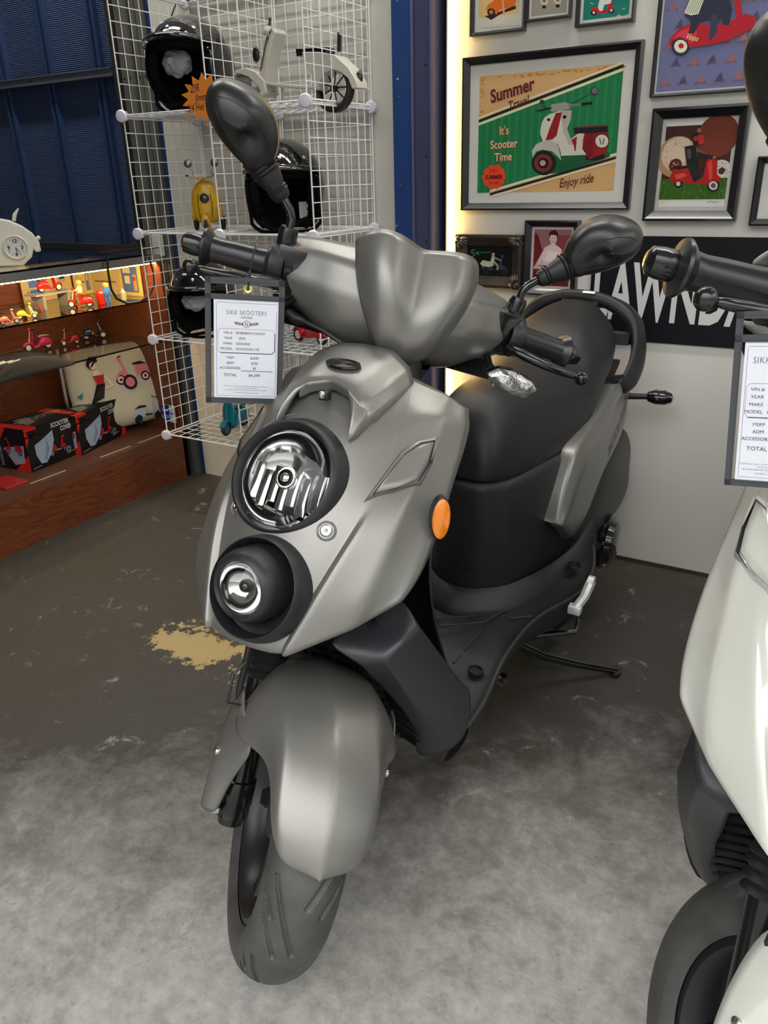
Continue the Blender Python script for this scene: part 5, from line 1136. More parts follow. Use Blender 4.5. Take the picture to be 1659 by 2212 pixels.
# yellow tin scooter seen head on
ys = wp(455, 492, 2, SZ[2]+.006); ys = V3((-1.985, 2.17, SZ[2]+.003))
root = empty('tin_scooter', ys, 'yellow tin model scooter facing out with two round mirrors, on the wire shelf', 'model scooter', M=Matrix.Rotation(R_(34), 3, 'Z'))
M_YEL = mat('worn_yellow_tin', (.66, .36, .01), .35, coat=.3, noise=(25, .12)); M_ORG = mat('rusty_orange_tin', (.42, .20, .03), .45)
mb = MB(); rows = []
for z, w, y in ((.028, .034, .0), (.05, .046, -.004), (.09, .050, -.006), (.12, .046, -.004), (.145, .036, 0), (.158, .02, .004), (.162, .004, .006)):
    rows.append([V3((w*math.sin(a), y+.022-.026*math.cos(a), z)) for a in [R_(-90+22.5*k) for k in range(9)]])
mb.grid(rows, M_YEL); mb.build('leg_shield', root, sub=1, thick=.003)
mb = MB(); mb.tube([(-.02, -.008, .12), (-.024, -.012, .09), (-.02, -.008, .04)], .0012, M_TRACKD, 5); mb.tube([(.02, -.008, .12), (.024, -.012, .09), (.02, -.008, .04)], .0012, M_TRACKD, 5); mb.build('trim_line', root)
mb = MB(); mb.lathe([(0, .017), (.004, .0165), (.006, .0145), (.003, .012)], (0, -.006, .105), (0, -1, 0), M_CHR, 24); mb.lathe([(.002, .012), (.008, .009), (.010, .004), (.0105, .0001)], (0, -.006, .105), (0, -1, 0), mat('dark_glass_eye', (.1, .1, .1), .05, .6), 20); mb.build('headlight', root)
mb = MB(); mb.grid([[V3((x, y, z-.35*abs(y)*.2)) for y in (-.022, .0, .016)] for x, z in ((-.046, .176), (-.03, .172), (0, .168), (.03, .176), (.044, .184))], M_ORG); mb.tube([(0, 0, .15), (0, 0, .17)], .006, M_YEL, 8); mb.tube([(-.046, 0, .176), (-.056, 0, .178)], .003, M_TRACKD, 6); mb.build('handlebar', root, thick=.003)
for sx in (-1, 1): mb = MB(); mb.tube([(sx*.032, 0, .176), (sx*.03, 0, .192), (sx*.043, 0, .206)], .0016, M_STEEL, 6); mb.ball((sx*.044, 0, .214), .0135, mat('grey_steel_ball', (.25, .25, .25), .25, .8), 16, (1, .5, 1)); mb.build('mirror', root)
mb = MB(); mb.grid([[V3((x*w, y, z)) for x in (-1, -.5, 0, .5, 1)] for w, y, z in ((.004, -.03, .055), (.013, -.034, .04), (.016, -.03, .022), (.012, -.02, .012))], M_YEL); mb.build('front_fender', root, sub=1, thick=.002)
for x, y, r in ((0, -.02, .022), (-.045, .05, .024), (.048, .05, .024)): mb = MB(); mb.lathe([(-.005, r*.6), (-.006, r*.9), (0, r), (.006, r*.9), (.005, r*.6)], (x, y, r), (1, 0, 0), M_TIRE, 20); mb.tube([(x, y-r*.6, r), (x, y+r*.6, r)], .002, M_STEEL, 5); mb.build('wheel', root)
for sx in (-1, 1): mb = MB(); mb.grid([[V3((sx*x, y, z)) for y, z in ((.01, .035), (.03, .03), (.06, .04), (.06, .09), (.03, .10), (.01, .08))] for x in (.036, .05, .052)], M_YEL, cv=True, cap=True); mb.build('side_cowl', root, sub=1)

# white metal model scooter, side on, standing on the second cube and its neighbour
WY = 2.22; Wp = lambda x, y, d=0: wp(x, y, 1, WY+d)
root = empty('model_scooter', (0, 0, 0), 'white metal model scooter with one big spoked wheel and black seat', 'model scooter')
M_WM = mat('aged_white_tin', (.55, .53, .47), .4, coat=.2)
def pr(pts, th, m, nm, d=0): mb = MB(); mb.prism([Wp(x, y, d-th/2) for x, y in pts], (0, th, 0), m); return mb.build(nm, root, bev=.002, ang=30)
pr([(652,112),(690,112),(722,118),(752,145),(770,175),(772,190),(760,192),(752,170),(735,155),(718,150),(700,158),(688,178),(684,195),(676,195),(672,160),(655,128)], .06, M_WM, 'rear_body')
pr([(638,105),(704,101),(704,113),(640,122)], .05, M_GLOSS2, 'seat')
pr([(568,176),(600,180),(690,187),(690,193),(600,188),(572,183)], .05, M_WM, 'floor')
pr([(558,158),(566,150),(575,100),(588,60),(594,70),(582,110),(575,150),(572,178),(562,172)], .06, M_WM, 'leg_shield')
pr([(498,170),(510,152),(530,146),(552,155),(570,175),(572,200),(568,210),(556,185),(535,165),(512,158)], .07, M_WM, 'front_fender')
mb = MB(); mb.ball(Wp(535, 185), .045, mat('faceted_grey_glass', (.4, .4, .42), .08, .5), 14, (1.2, .6, .8)); mb.build('headlight', root, smooth=False)
wc = Wp(722, 190); 
mb = MB(); mb.lathe([(-.012, .05), (-.016, .058), (-.01, .066), (.01, .066), (.016, .058), (.012, .05)], wc, (0, 1, 0), M_TIRE, 36)
mb.build('wheel', root); mb = MB()
for k in range(9): a = k*.698; mb.tube([wc, wc+V3((math.cos(a), 0, math.sin(a)))*.052], .0022, M_TRACKD, 6)
mb.lathe([(-.008, .0001), (-.006, .011), (.006, .011), (.008, .0001)], wc, (0, 1, 0), M_TRACKD, 14); mb.build('spokes', root)
mb = MB(); mb.tube([Wp(588, 62), Wp(580, 75), Wp(562, 170)], .006, mat('bronze_metal', (.16, .13, .09), .35, .7), 8); mb.tube([Wp(580, 72), Wp(584, 38)], .004, M_GLOSS2, 6); mb.ball(Wp(580, 68), .016, M_WM, 14); mb.ball(Wp(588, 70, -.01), .009, M_TRACKD, 10); mb.build('handlebar', root)
mb = MB(); mb.ball(Wp(553, 118), .019, M_GLOSS2, 14, (.7, .4, 1.2)); mb.tube([Wp(553, 128), Wp(562, 150)], .002, M_STEEL, 6); mb.build('horn', root)
mb = MB(); mb.tube([Wp(735, 112), Wp(735, 75)], .004, M_GLOSS2, 6); mb.tube([Wp(730, 112), Wp(731, 70)], .003, M_GLOSS2, 6); mb.build('luggage_rack', root); mb = MB(); mb.ball(Wp(776, 168), .016, M_GLOSS2, 12, (.7, .6, 1.2)); mb.build('tail_light', root)
mb = MB(); mb.tube([Wp(610, 190), Wp(611, 232)], .004, M_WM, 6); mb.ball(Wp(611, 232), .006, M_WM, 8); mb.tube([Wp(575, 205), Wp(596, 195)], .0015, M_STEEL, 5); mb.build('prop_stand', root)
# cable on the cream panel above
mb = MB(); mb.tube([wp(x, y, 1, 2.40) for x, y in ((365, 75), (362, 60), (372, 30), (380, 8), (400, 2), (430, -4))], .0022, M_RUB, 6); tag(mb.build('wire'), 'thin black wire hanging down the cream panel above the top helmet', 'wire')
# red tin scooter with side car, and the cardboard sign, lower right cube
r0 = mini_scooter((-1.60, 2.20, SZ[1]+.004), R_(168), .075, (.72, .10, .13), 'red and white tin model scooter on the lower wire shelf behind the handlebar', (.85, .84, .8), name='tin_scooter')
mb = MB(); o = wp(650, 655, 1, 2.3); mb.box2((-1.86+.13, 2.325, SZ[1]+.006), (-1.60, 2.329, SZ[1]+.14), mat('brown_cardboard', (.42, .32, .17), .8)); cb = tag(mb.build('cardboard_sign', smooth=False), 'brown cardboard with black marker letters, behind the red tin scooter', 'sign')
join([text('Ba', .05, M_DECAL, (-1.725, 2.3245, SZ[1]+.035), (1, 0, 0), (0, 0, 1), None, ext=0), text('H', .05, M_DECAL, (-1.71, 2.3245, SZ[1]+.10), (1, 0, 0), (0, 0, 1), None, ext=0)], 'handwriting', cb)
# teal toy scooter seen from behind, bottom cube
mini_scooter((-1.98, 2.20, SZ[0]+.004), R_(-80), .085, (.02, .42, .48), 'teal blue model scooter on the bottom wire shelf', (.1, .35, .4), name='tin_scooter', seat=(.05, .35, .4))

# ---------------------------------------------------------------- glass fronted display cabinet
def wood_nodes(nt, b, N, Lk):
    tc = N('ShaderNodeTexCoord'); mp = N('ShaderNodeMapping'); mp.inputs['Scale'].default_value = (6, 1.2, 9); Lk(tc.outputs['Object'], mp.inputs[0])
    n = N('ShaderNodeTexNoise'); n.inputs['Scale'].default_value = 1.6; n.inputs['Detail'].default_value = 8; n.inputs['Distortion'].default_value = 1.6; Lk(mp.outputs[0], n.inputs['Vector'])
    w = N('ShaderNodeMath'); w.operation = 'PINGPONG'; w.inputs[1].default_value = .06; Lk(n.outputs['Fac'], w.inputs[0])
    w2 = N('ShaderNodeMath'); w2.operation = 'MULTIPLY'; w2.inputs[1].default_value = 15; Lk(w.outputs[0], w2.inputs[0])
    r = N('ShaderNodeValToRGB'); r.color_ramp.elements[0].color = (.105, .026, .009, 1); r.color_ramp.elements[1].color = (.19, .055, .020, 1); Lk(w2.outputs[0], r.inputs['Fac']); Lk(r.outputs['Color'], b.inputs['Base Color'])
M_WOOD = mat('cherry_wood_veneer', (.16, .045, .016), .35, coat=.15, build=wood_nodes)
M_WOODE = mat('cherry_edge_band', (.13, .05, .028), .45)
CX0, CX1, CY0, CY1 = wp(211, 700, 1, 2.355).x-.015, -2.43, .35, 2.375
cab = empty('display_cabinet', (CX1, CY1, 0), 'long cherry wood display cabinet with glass front, glass shelves and light strip', 'cabinet'); CO = V3((CX1, CY1, 0))
def cbx(a, b, m, nm, **k): mb = MB(); mb.box2(V3(a)-CO, V3(b)-CO, m); return mb.build(nm, cab, smooth=False, **k)
cbx((CX1-.02, CY0, 0), (CX1, CY1, .187), M_WOOD, 'plinth'); cbx((CX0, CY0, .187), (CX1, CY1, .212), M_WOODE, 'deck')
cbx((CX0, CY0, .212), (CX0+.015, CY1, .90), M_WOOD, 'back_panel'); cbx((CX0, CY1-.02, 0), (CX1, CY1, .905), M_WOOD, 'end_panel'); cbx((CX0, CY0, 0), (CX1, CY0+.02, .905), M_WOOD, 'end_panel')
M_SHG = mat('shelf_glass', (.92, .96, .94), .02, trans=1., ior=1.3)
for z in (.597, .764): cbx((CX0+.02, CY0+.02, z), (CX1-.006, CY1-.025, z+.006), M_SHG, 'glass_shelf')
cbx((CX0, CY0, .936), (CX1, CY1-.1, .942), M_SHG, 'glass_top')
mb = MB(); mb.box2(V3((CX1-.004, CY0, .909))-CO, V3((CX1+.008, CY1-.02, .930))-CO, mat('satin_aluminium', (.45, .45, .44), .3, .9)); mb.box2(V3((CX1-.03, CY0, .930))-CO, V3((CX1+.010, CY1-.02, .936))-CO, mat('satin_aluminium')); mb.build('top_rail', cab, smooth=False)
M_LED = mat('warm_led', (1, .8, .4), .5, emit=(1., .74, .30), es=11.)
mb = MB()
for k in range(96): y = CY0+.03+k*.0205; mb.box2(V3((CX1-.010, y, .9035))-CO, V3((CX1-.002, y+.012, .9065))-CO, M_LED)
led = mb.build('light_strip', cab, smooth=False, weld=False)
for y0 in (1.30, 1.62, 1.94, 2.14): cbx((CX1-.035, y0, .212), (CX1-.028, y0+.155, .2135), mat('pale_edge_strip', (.55, .42, .25), .5), 'edge_strip')
mb = MB(); c = V3((CX1-.28, 2.02, .212)); mb.tube([c-CO, c+V3((0, 0, .385))-CO], .008, M_STEEL, 10); mb.build('shelf_post', cab)
for y, e in ((1.0, 3.2), (1.75, 4.5), (2.2, 3.0)):
    l = bpy.data.lights.new('cabinet_strip_light', 'AREA'); l.shape = 'RECTANGLE'; l.size = .012; l.size_y = .36; l.energy = e*.42; l.color = (1, .66, .3)
    o = bpy.data.objects.new('cabinet_strip_light', l); o.location = (CX1-.02, y, .900); o.rotation_euler = (0, R_(28), 0); COL.objects.link(o)
# black cable clip, looped cable and adapter
mb = MB(); mb.tube([wp(x, y, 0, CX1+.02) for x, y in ((232, 550), (233, 585), (240, 625), (252, 645), (275, 656), (300, 652), (322, 640), (333, 615), (332, 590), (324, 565), (322, 555))], .0045, M_RUB, 8); c0 = wp(232, 545, 0, CX1+.02)
mb.box2(c0+V3((-.06, -.01, -.006)), wp(345, 545, 0, CX1+.02)+V3((0, -.0, .022)), M_BLACK, )
tag(mb.build('power_cable'), 'looped black power cable with black bar on the cabinet corner', 'cable')
mb = MB(); mb.box2(wp(330, 548, 1, 2.36)+V3((0, 0, -.01)), wp(352, 505, 1, 2.39), M_WHITE, .004); tag(mb.build('power_adapter', smooth=False), 'white power adapter in the corner behind the wire shelf', 'adapter')
# clock
cl = wp(42, 572, 2, .942); cl = V3((-2.56, cl.y, .942)); cl = wp(42, 572, 0, -2.56); cl.z = .942
d = (CAM-cl); d.z = 0; d.normalize(); xr = V3((-d.y, d.x, 0)); Mc = basis(xr, -d, V3((0, 0, 1)))
root = empty('table_clock', cl, 'white vintage scooter shaped table clock on the cabinet top', 'clock', M=Mc)
M_CLK = mat('chipped_white_tin', (.60, .58, .50), .4, coat=.2)
kx_ = (cl-CAM).dot(CF)/F_PX
def cq(x, y): return V3(((x-42)*kx_, 0, (572-y)*kx_))
mb = MB(); mb.prism([cq(*p) for p in [(-45,570),(-50,500),(-20,476),(10,473),(40,480),(62,492),(80,508),(90,525),(91,545),(80,547),(76,540),(70,556),(50,572)]], (0, .06, 0), M_CLK); mb.build('body', root, bev=.006, ang=30)
mb = MB(); mb.lathe([(.0, .041*1.), (.006, .041), (.008, .037), (.003, .033)], cq(41, 534)+V3((0, 0, 0)), (0, -1, 0), M_CLK, 40); mb.build('bezel', root)
mb = MB(); fc_ = cq(41, 534)+V3((0, -.003, 0)); mb.lathe([(0, .034), (.0005, .0001)], fc_, (0, -1, 0), mat('clock_face', (.55, .55, .53), .5), 40); mb.build('face', root)
M_INK = flat((.08, .08, .08)); ts = []
for tx, a in (('12', 0), ('3', 90), ('6', 180), ('9', 270)): ts.append(text(tx, .017, M_INK, fc_+V3((.0215*math.sin(R_(a)), -.0015, .0215*math.cos(R_(a))-.006)), (1, 0, 0), (0, 0, 1), None, ext=.0002, align='CENTER', bold=.0004))
lt = join(ts, 'numerals', root)
mb = MB()
for k in range(12):
    if k % 3: a = R_(30*k); mb.box(fc_+V3((.026*math.sin(a), -.0015, .026*math.cos(a))), (.0012, .0004, .006), M_INK, Matrix.Rotation(a, 3, 'Y'))
for a, L_, w in ((R_(172), .014, .002), (R_(150), .022, .0014)): mb.box(fc_+V3((L_/2*math.sin(a), -.002, L_/2*math.cos(a))), (w, .0004, L_), M_INK, Matrix.Rotation(a, 3, 'Y'))
mb.build('hands', root, smooth=False)
mb = MB(); mb.tube([cq(48, 482)+V3((0, .03, 0)), cq(52, 470)+V3((0, .03, 0)), cq(62, 457)+V3((0, .03, 0))], [.006, .007, .002], M_CLK, 8); mb.ball(cq(90, 518)+V3((0, .02, 0)), .008, M_CLK, 10); mb.build('handlebar', root)
# garage play set on the upper glass shelf
ZT = .7705
def on(x, y, z): return wp(x, y, 2, z)
pg = wp(180, 690, 2, ZT); BX = CX0+.03
root = empty('toy_garage', (BX, 1.9, ZT), 'beige toy garage back wall with shelves, posters and blue cabinets', 'toy set')
def W(x, y, d=0): return wp(x, y, 0, BX+d)-V3((BX, 1.9, ZT))
gy0, gy1 = wp(52, 650, 0, BX).y, 2.345
a = Art(V3((0, gy0-1.9, 0)), (0, 1, 0), (0, 0, 1), gy1-gy0, .135); L1 = (.82, .72, .48); a.rect(0, 0, 1, 1, L1)
for k in range(7): a.line([(0, .14*k+.1), (1, .14*k+.1)], .003, (.72, .62, .40))
a.rect(.10, .05, .26, .35, (.25, .42, .75)); a.rect(.1, .42, .24, .62, (.35, .5, .75)); a.rect(.52, .45, .62, .85, (.7, .66, .5)); a.rect(.53, .55, .61, .68, (.2, .22, .35)); a.rect(.53, .74, .58, .84, (.8, .85, .4)); a.rect(.70, .1, .73, 1, (.3, .15, .06)); a.rect(.76, .35, .90, .40, (.6, .4, .15)); a.rect(.82, .55, .88, .75, (.9, .82, .2)); a.rect(.90, .0, 1, .95, (.88, .74, .3)); a.rect(.915, .1, .985, .85, (.35, .45, .65)); a.rect(.925, .68, .965, .82, (.85, .8, .6)); a.rect(.93, .4, .95, .6, (.85, .8, .6)); a.rect(.96, .2, .975, .6, (.85, .6, .2))
a.line([(.12, .7), (.12, .5)], .004, (.3, .3, .3)); a.line([(.16, .72), (.16, .52)], .004, (.3, .3, .3)); a.disc(.43, .78, .02, (.3, .25, .2))
a.done('printed_wall', root)
bx1 = wp(305, 600, 1, 2.345).x; a = Art(V3((0, 2.345-1.9, 0)), (1, 0, 0), (0, 0, 1), bx1-BX, .135); a.rect(0, 0, 1, 1, L1); a.rect(.08, .35, .5, .40, (.6, .4, .15)); a.rect(.1, .66, .25, .85, (.35, .45, .65)); a.rect(.3, .55, .45, .78, (.9, .82, .2)); a.rect(.58, .05, .98, .93, (.90, .74, .28)); a.rect(.63, .1, .93, .85, (.35, .45, .65)); a.rect(.66, .66, .80, .82, (.85, .8, .6)); a.rect(.68, .35, .78, .58, (.85, .8, .6)); a.rect(.84, .15, .9, .62, (.85, .6, .2)); a.disc(.86, .5, .03, (.8, .2, .15)); a.done('printed_side', root)
mb = MB(); mb.box2((-.004, gy0-1.9, 0), (0, gy1-1.9, .135), paint((.85, .75, .5))); mb.build('wall_board', root, smooth=False)
mb = MB(); mb.box2((.0, 1.62-1.9+.12, 0), (.05, 1.70-1.9+.12, .05), paint((.3, .5, .8))); mb.build('blue_cabinet', root, smooth=False)
sc_g = 'toy scooters in the display cabinet'
def toy(x, y, z, yaw, S, c, lab, dx=0, **k):
    p = wp(x, y, 2, z); p.x += dx; return mini_scooter((p.x, p.y, z), yaw, S, c, lab, group=sc_g, **k)
def toy_person(x, y, z, S, shirt, label, hat=(.9, .7, .35), dz=0, yaw=0., legs=(.8, .15, .1)):
    p = wp(x, y, 2, z); root = empty('toy_figure', (p.x, p.y, z+dz), label, 'toy figure', 'toy figures in the display cabinet', M=Matrix.Rotation(yaw, 3, 'Z'))
    mb = MB(); mb.grid([[V3((a*w*S, b*d_*S, h*S)) for a, b in ((-1, -.7), (-.6, -1), (.6, -1), (1, -.7), (1, .7), (.6, 1), (-.6, 1), (-1, .7))] for w, d_, h in ((.12, .2, .42), (.15, .24, .6), (.13, .22, .8), (.06, .07, .86))], paint(shirt), cv=True, cap=True)
    for s_ in (-1, 1): mb.tube([(0, s_*.22*S, .78*S), (.16*S, s_*.28*S, .62*S), (.32*S, s_*.2*S, .62*S)], .06*S, paint(shirt), 8)
    mb.build('torso', root); mb = MB()
    for s_ in (-1, 1): mb.tube([(0, s_*.11*S, .45*S), (.04*S, s_*.12*S, .2*S), (.02*S, s_*.12*S, .0)], [.09*S, .08*S, .07*S], paint(legs), 8)
    mb.build('legs', root); mb = MB(); mb.ball((0, 0, 1.0*S), .17*S, paint((.9, .65, .45)), 14); mb.build('head', root); mb = MB(); mb.ball((-.01*S, 0, 1.05*S), .19*S, paint(hat), 14, (1, 1, .8)); mb.build('helmet', root)
    return root
toy(22, 700, ZT, R_(60), .028, (.95, .42, .30), 'coral toy scooter at the left end of the upper glass shelf')
toy(60, 688, ZT, R_(50), .030, (.92, .70, .10), 'yellow toy scooter with round headlight on the upper glass shelf', seat=(.1, .1, .1))
mb = MB(); p = on(115, 663, ZT); lift = tag(None or (mb.box2(p+V3((-.03, -.06, 0)), p+V3((.03, -.05, .05)), paint((.55, .55, .5))).box2(p+V3((-.03, .05, 0)), p+V3((.03, .06, .05)), paint((.55, .55, .5))).box2(p+V3((-.035, -.09, .05)), p+V3((.035, .09, .056)), paint((.6, .6, .58))).build('toy_lift', smooth=False)), 'grey toy lift bench under a red toy scooter', 'toy bench')
mini_scooter((p.x, p.y, ZT+.056), R_(80), .045, (.85, .12, .10), 'red toy scooter raised on the grey toy lift', group=sc_g)
toy(176, 664, ZT, R_(-140), .042, (.88, .13, .10), 'red toy scooter ridden by a toy figure with yellow helmet'); q_ = on(178, 668, ZT); toy_person(178, 664, ZT, .06, (.92, .80, .62), 'toy figure with yellow helmet sitting on a red toy scooter', dz=.028, yaw=R_(-140))
toy_person(233, 652, ZT, .062, (.25, .45, .75), 'toy figure in blue overalls with fair hair beside the red barrel', yaw=R_(-30), legs=(.25, .45, .75))
mb = MB(); p = on(219, 657, ZT); mb.lathe([(0, .013), (.004, .0145), (.02, .0135), (.022, .0145), (.04, .0145), (.042, .0125), (.052, .010), (.055, .004)], p, (0, 0, 1), paint((.82, .13, .08)), 20, cap=True); tag(mb.build('toy_barrel'), 'small red toy barrel on the upper glass shelf', 'toy barrel')
mb = MB(); p = on(268, 648, ZT); mb.lathe([(0, .011), (.03, .011), (.036, .006), (.045, .003)], p, (0, 0, 1), paint((.6, .6, .5)), 14, cap=True); tag(mb.build('toy_gas_bottle'), 'grey toy gas bottle by the toy garage wall', 'toy bottle')
mb = MB(); p, q = on(60, 632, ZT+.05), on(92, 672, ZT); mb.tube([p, q], .003, paint((.8, .2, .12)), 6); tag(mb.build('toy_ramp_bar'), 'thin red toy bar leaning in the toy garage', 'toy bar')
ZM = .6035
toy(85, 757, ZM, R_(-100), .052, (.80, .12, .36), 'pink toy scooter with cream seat on the lower glass shelf', seat=(.85, .8, .65))
toy(153, 745, ZM, R_(-95), .038, (.60, .06, .06), 'small dark red toy scooter in the middle of the lower glass shelf')
toy(205, 732, ZM, R_(60), .044, (.12, .12, .17), 'dark blue toy motorcycle at the right of the lower glass shelf', name='toy_motorcycle', motor=True, c2=(.85, .83, .78))
# folded black clothing
p0 = wp(60, 800, 2, ZM); mb = MB(); rnd = random.Random(9); rows = []
for i in range(9):
    rows.append([V3((p0.x-.10+.20*j/8, p0.y-.20+.33*i/8, ZM+.004+(.05*math.sin(math.pi*i/8)**.5*math.sin(math.pi*j/8)**.5+rnd.uniform(0, .018) if 0 < i < 8 and 0 < j < 8 else 0))) for j in range(9)])
mb.grid(rows, mat('black_cloth', (.006, .006, .007), .9, bump=(120, .5))); cl_ = tag(mb.build('folded_shirt', sub=2, thick=.003, off=1), 'folded black shirt with white print on the lower glass shelf', 'clothing')
mb = MB()
for a_, b_ in (((.085, -.17), (.075, -.10)), ((.07, -.165), (.06, -.12)), ((.095, -.13), (.085, -.08))): mb.tube([p0+V3((a_[0], a_[1], .060)), p0+V3((b_[0], b_[1], .061))], .0022, flat((.8, .78, .7)), 6)
mb.build('print', cl_)
# scooter cover boxes
def cover_box(px0, px1, h, label, dx=0., dep=.16, first=None):
    a_, b_ = wp(*px0, 2, .2125), wp(*px1, 2, .2125); a_.x += dx; b_.x += dx; a_.z = b_.z = .2125
    xd = (b_-a_); w = xd.length; xd.normalize(); n = xd.cross(V3((0, 0, 1))); M_ = basis(xd, -n, V3((0, 0, 1)))
    root = empty('product_box', a_, label, 'box', 'scooter cover boxes in the cabinet', M=M_)
    mb = MB(); mb.box2((0, 0, 0), (w, dep, h), mat('black_carton', (.03, .022, .02), .3, coat=.3)); mb.build('carton', root, smooth=False)
    a = Art((0, 0, 0), (1, 0, 0), (0, 0, 1), w, h); K = (.115, .095, .09); a.rect(0, 0, 1, 1, K); a.poly([(0, 0), (1, 0), (1, .22), (.5, .30), (0, .2)], (.07, .06, .06))
    Rd = (.78, .14, .12); a.poly([(.0, 1), (0, .55), (.07, .8), (.0, 1)], Rd); a.rect(0, .93, .22, 1, Rd); a.poly([(1, 0), (.88, 0), (1, .55)], Rd); a.poly([(.05, .86), (.2, .86), (.13, .70)], (.02, .02, .02)); a.rect(.0, .78, .3, .82, (.02, .02, .02))
    a.scooter(.55, .38, .20, (.70, .08, .09), (.55, .55, .55), 1); a.poly([(.14, .58), (.30, .66), (.46, .76), (.50, .80), (.50, .55), (.42, .28), (.30, .10), (.20, .12), (.14, .35)], (.62, .66, .72)); a.poly([(.36, .68), (.40, .40), (.30, .14), (.27, .2), (.34, .45)], (.48, .54, .64))
    for r, c in ((.07, (.05, .05, .05)), (.05, (.45, .45, .46)), (.018, (.1, .1, .1))): a.disc(.74, .22, r, c)
    a.txt('SCOOTER', .66, .84, .15, (.86, .85, .84), .78, bold=.003); a.txt('COVER', .76, .70, .15, (.86, .85, .84), .70, bold=.003); a.disc(.88, .56, .06, (.07, .07, .07)); a.txt('G', .88, .535, .07, (.6, .6, .6)); a.line([(.7, .12), (.85, .16)], .006, (.7, .8, .3)); a.line([(.04, .06), (.2, .08)], .006, (.8, .8, .7))
    a.done('front_print', root)
    a = Art((0, 0, h), (1, 0, 0), (0, 1, 0), w, dep); a.rect(0, 0, 1, 1, (.14, .11, .10)); a.poly([(0, 0), (.2, 0), (.12, 1), (0, 1)], Rd); a.poly([(.9, 0), (1, 0), (1, 1), (.8, 1)], Rd); a.poly([(.2, .2), (.4, .3), (.5, .8), (.3, .9)], (.5, .48, .46)); a.txt('SCOOTER', .62, .45, .34, (.66, .6, .5), .9, bold=.004); a.done('top_print', root)
    a = Art((0, dep, 0), (0, -1, 0), (0, 0, 1), dep, h); a.rect(0, 0, 1, 1, (.10, .08, .08)); a.poly([(0, 1), (.4, 1), (0, .5)], Rd); a.poly([(1, 0), (.5, 0), (1, .4)], Rd); a.poly([(.2, .5), (.9, .62), (.85, .2), (.5, .12)], (.6, .6, .66)); a.scooter(.55, .55, .3, (.70, .08, .09), (.5, .5, .5), -1); a.txt('SCOOTER', .13, .3, .13, (.8, .8, .78), .8, math.pi/2); a.done('side_print', root)
    return root
cover_box((69, 1021), (179, 977), .165, 'front black and red scooter cover box, nearest the cabinet edge')
cover_box((182, 985), (277, 937), .160, 'black and red scooter cover box leaning against the pillow', dx=-.012, dep=.10)
cover_box((-45, 1024), (28, 1000), .165, 'scooter cover box at the left edge of the photo', dx=-.03)
cover_box((30, 985), (118, 945), .165, 'scooter cover box behind the front row', dx=-.10)
mb = MB(); p = wp(15, 1045, 2, .2125); mb.box((p.x, p.y, .2175), (.12, .09, .010), paint((.72, .18, .15)), None, .002); bk = tag(mb.build('red_booklet', smooth=False), 'flat red booklet at the lower left of the cabinet deck', 'booklet')
# pillow
pc = wp(245, 925, 2, .2125); n_ = V3((.93, -.30, .25)).normalized(); u_ = V3((.30, .94, 0)).normalized(); v_ = n_.cross(u_)
pc = wp(250, 835, 0, -2.655); MP_ = basis(u_, v_, n_)
root = empty('printed_pillow', pc, 'cream pillow printed with pink scooters and pin-up riders, beside the boxes', 'pillow', M=MP_)
Wd, Hd = .42, .36
M_PIL = mat('cream_plush', (.62, .55, .40), .85, bump=(18, .9), noise=(6, .08))
rows = []
def pil(u, v): 
    e = (1-min(1, abs(u))**4)*(1-min(1, abs(v))**4); return V3((u*Wd/2*(1-.06*v*v), v*Hd/2*(1-.06*u*u), .055*max(0, e)**.5+.004*math.sin(9*u+3*v)*e))
rows = [[pil(-1+i/7, -1+j/7) for i in range(15)] for j in range(15)]
mb = MB(); mb.grid(rows, M_PIL); mb.grid([[V3((p.x, p.y, -p.z)) for p in r] for r in rows], M_PIL); mb.build('cushion', root, sub=1)
class SoftArt(Art):
    def P(s, u, v, k=None):
        p = pil((u-.5)*2, (v-.5)*2); return p+V3((0, 0, .0006+.00015*(s.k if k is None else k)))
a = SoftArt((0, 0, 0), (1, 0, 0), (0, 1, 0), Wd, Hd)
def soft(cx, cy, S, c, c2, fl):
    a.scooter(cx, cy, S, c, c2, fl, seat=(.2, .1, .12), dark=(.13, .1, .1))
PK = (.86, .48, .52)
a.rect(.86, .06, .98, .94, (.90, .70, .74))
soft(.66, .66, .20, PK, (.92, .75, .76), -1); soft(.72, .16, .17, (.75, .78, .80), (.2, .2, .22), 1)
a.disc(.60, .52, .075, (.15, .12, .12)); a.disc(.60, .52, .048, PK)
K_ = (.12, .09, .10); a.disc(.26, .80, .05, K_); a.disc(.275, .775, .036, (.93, .80, .68)); a.poly([(.22, .78), (.25, .87), (.33, .86), (.33, .81), (.27, .82), (.24, .74)], K_); a.poly([(.24, .66), (.36, .66), (.34, .56), (.27, .56)], (.72, .12, .15)); a.poly([(.27, .72), (.31, .72), (.33, .66), (.25, .66)], (.93, .8, .68)); a.poly([(.26, .56), (.35, .56), (.30, .40), (.16, .34), (.20, .42)], (.13, .05, .06)); a.line([(.36, .64), (.42, .52), (.34, .50)], .02, (.93, .8, .68)); a.poly([(.06, .46), (.12, .5), (.10, .42)], (.2, .5, .48)); a.poly([(.88, .40), (.95, .43), (.92, .34)], (.2, .55, .52)); a.disc(.91, .54, .025, K_); a.line([(.90, .50), (.93, .44)], .02, (.8, .55, .45)); a.disc(.90, .26, .02, K_); a.line([(.88, .12), (.95, .22)], .02, (.6, .3, .35)); a.rect(.62, .02, .66, .05, (.2, .3, .6))
a.done('fabric_print', root)
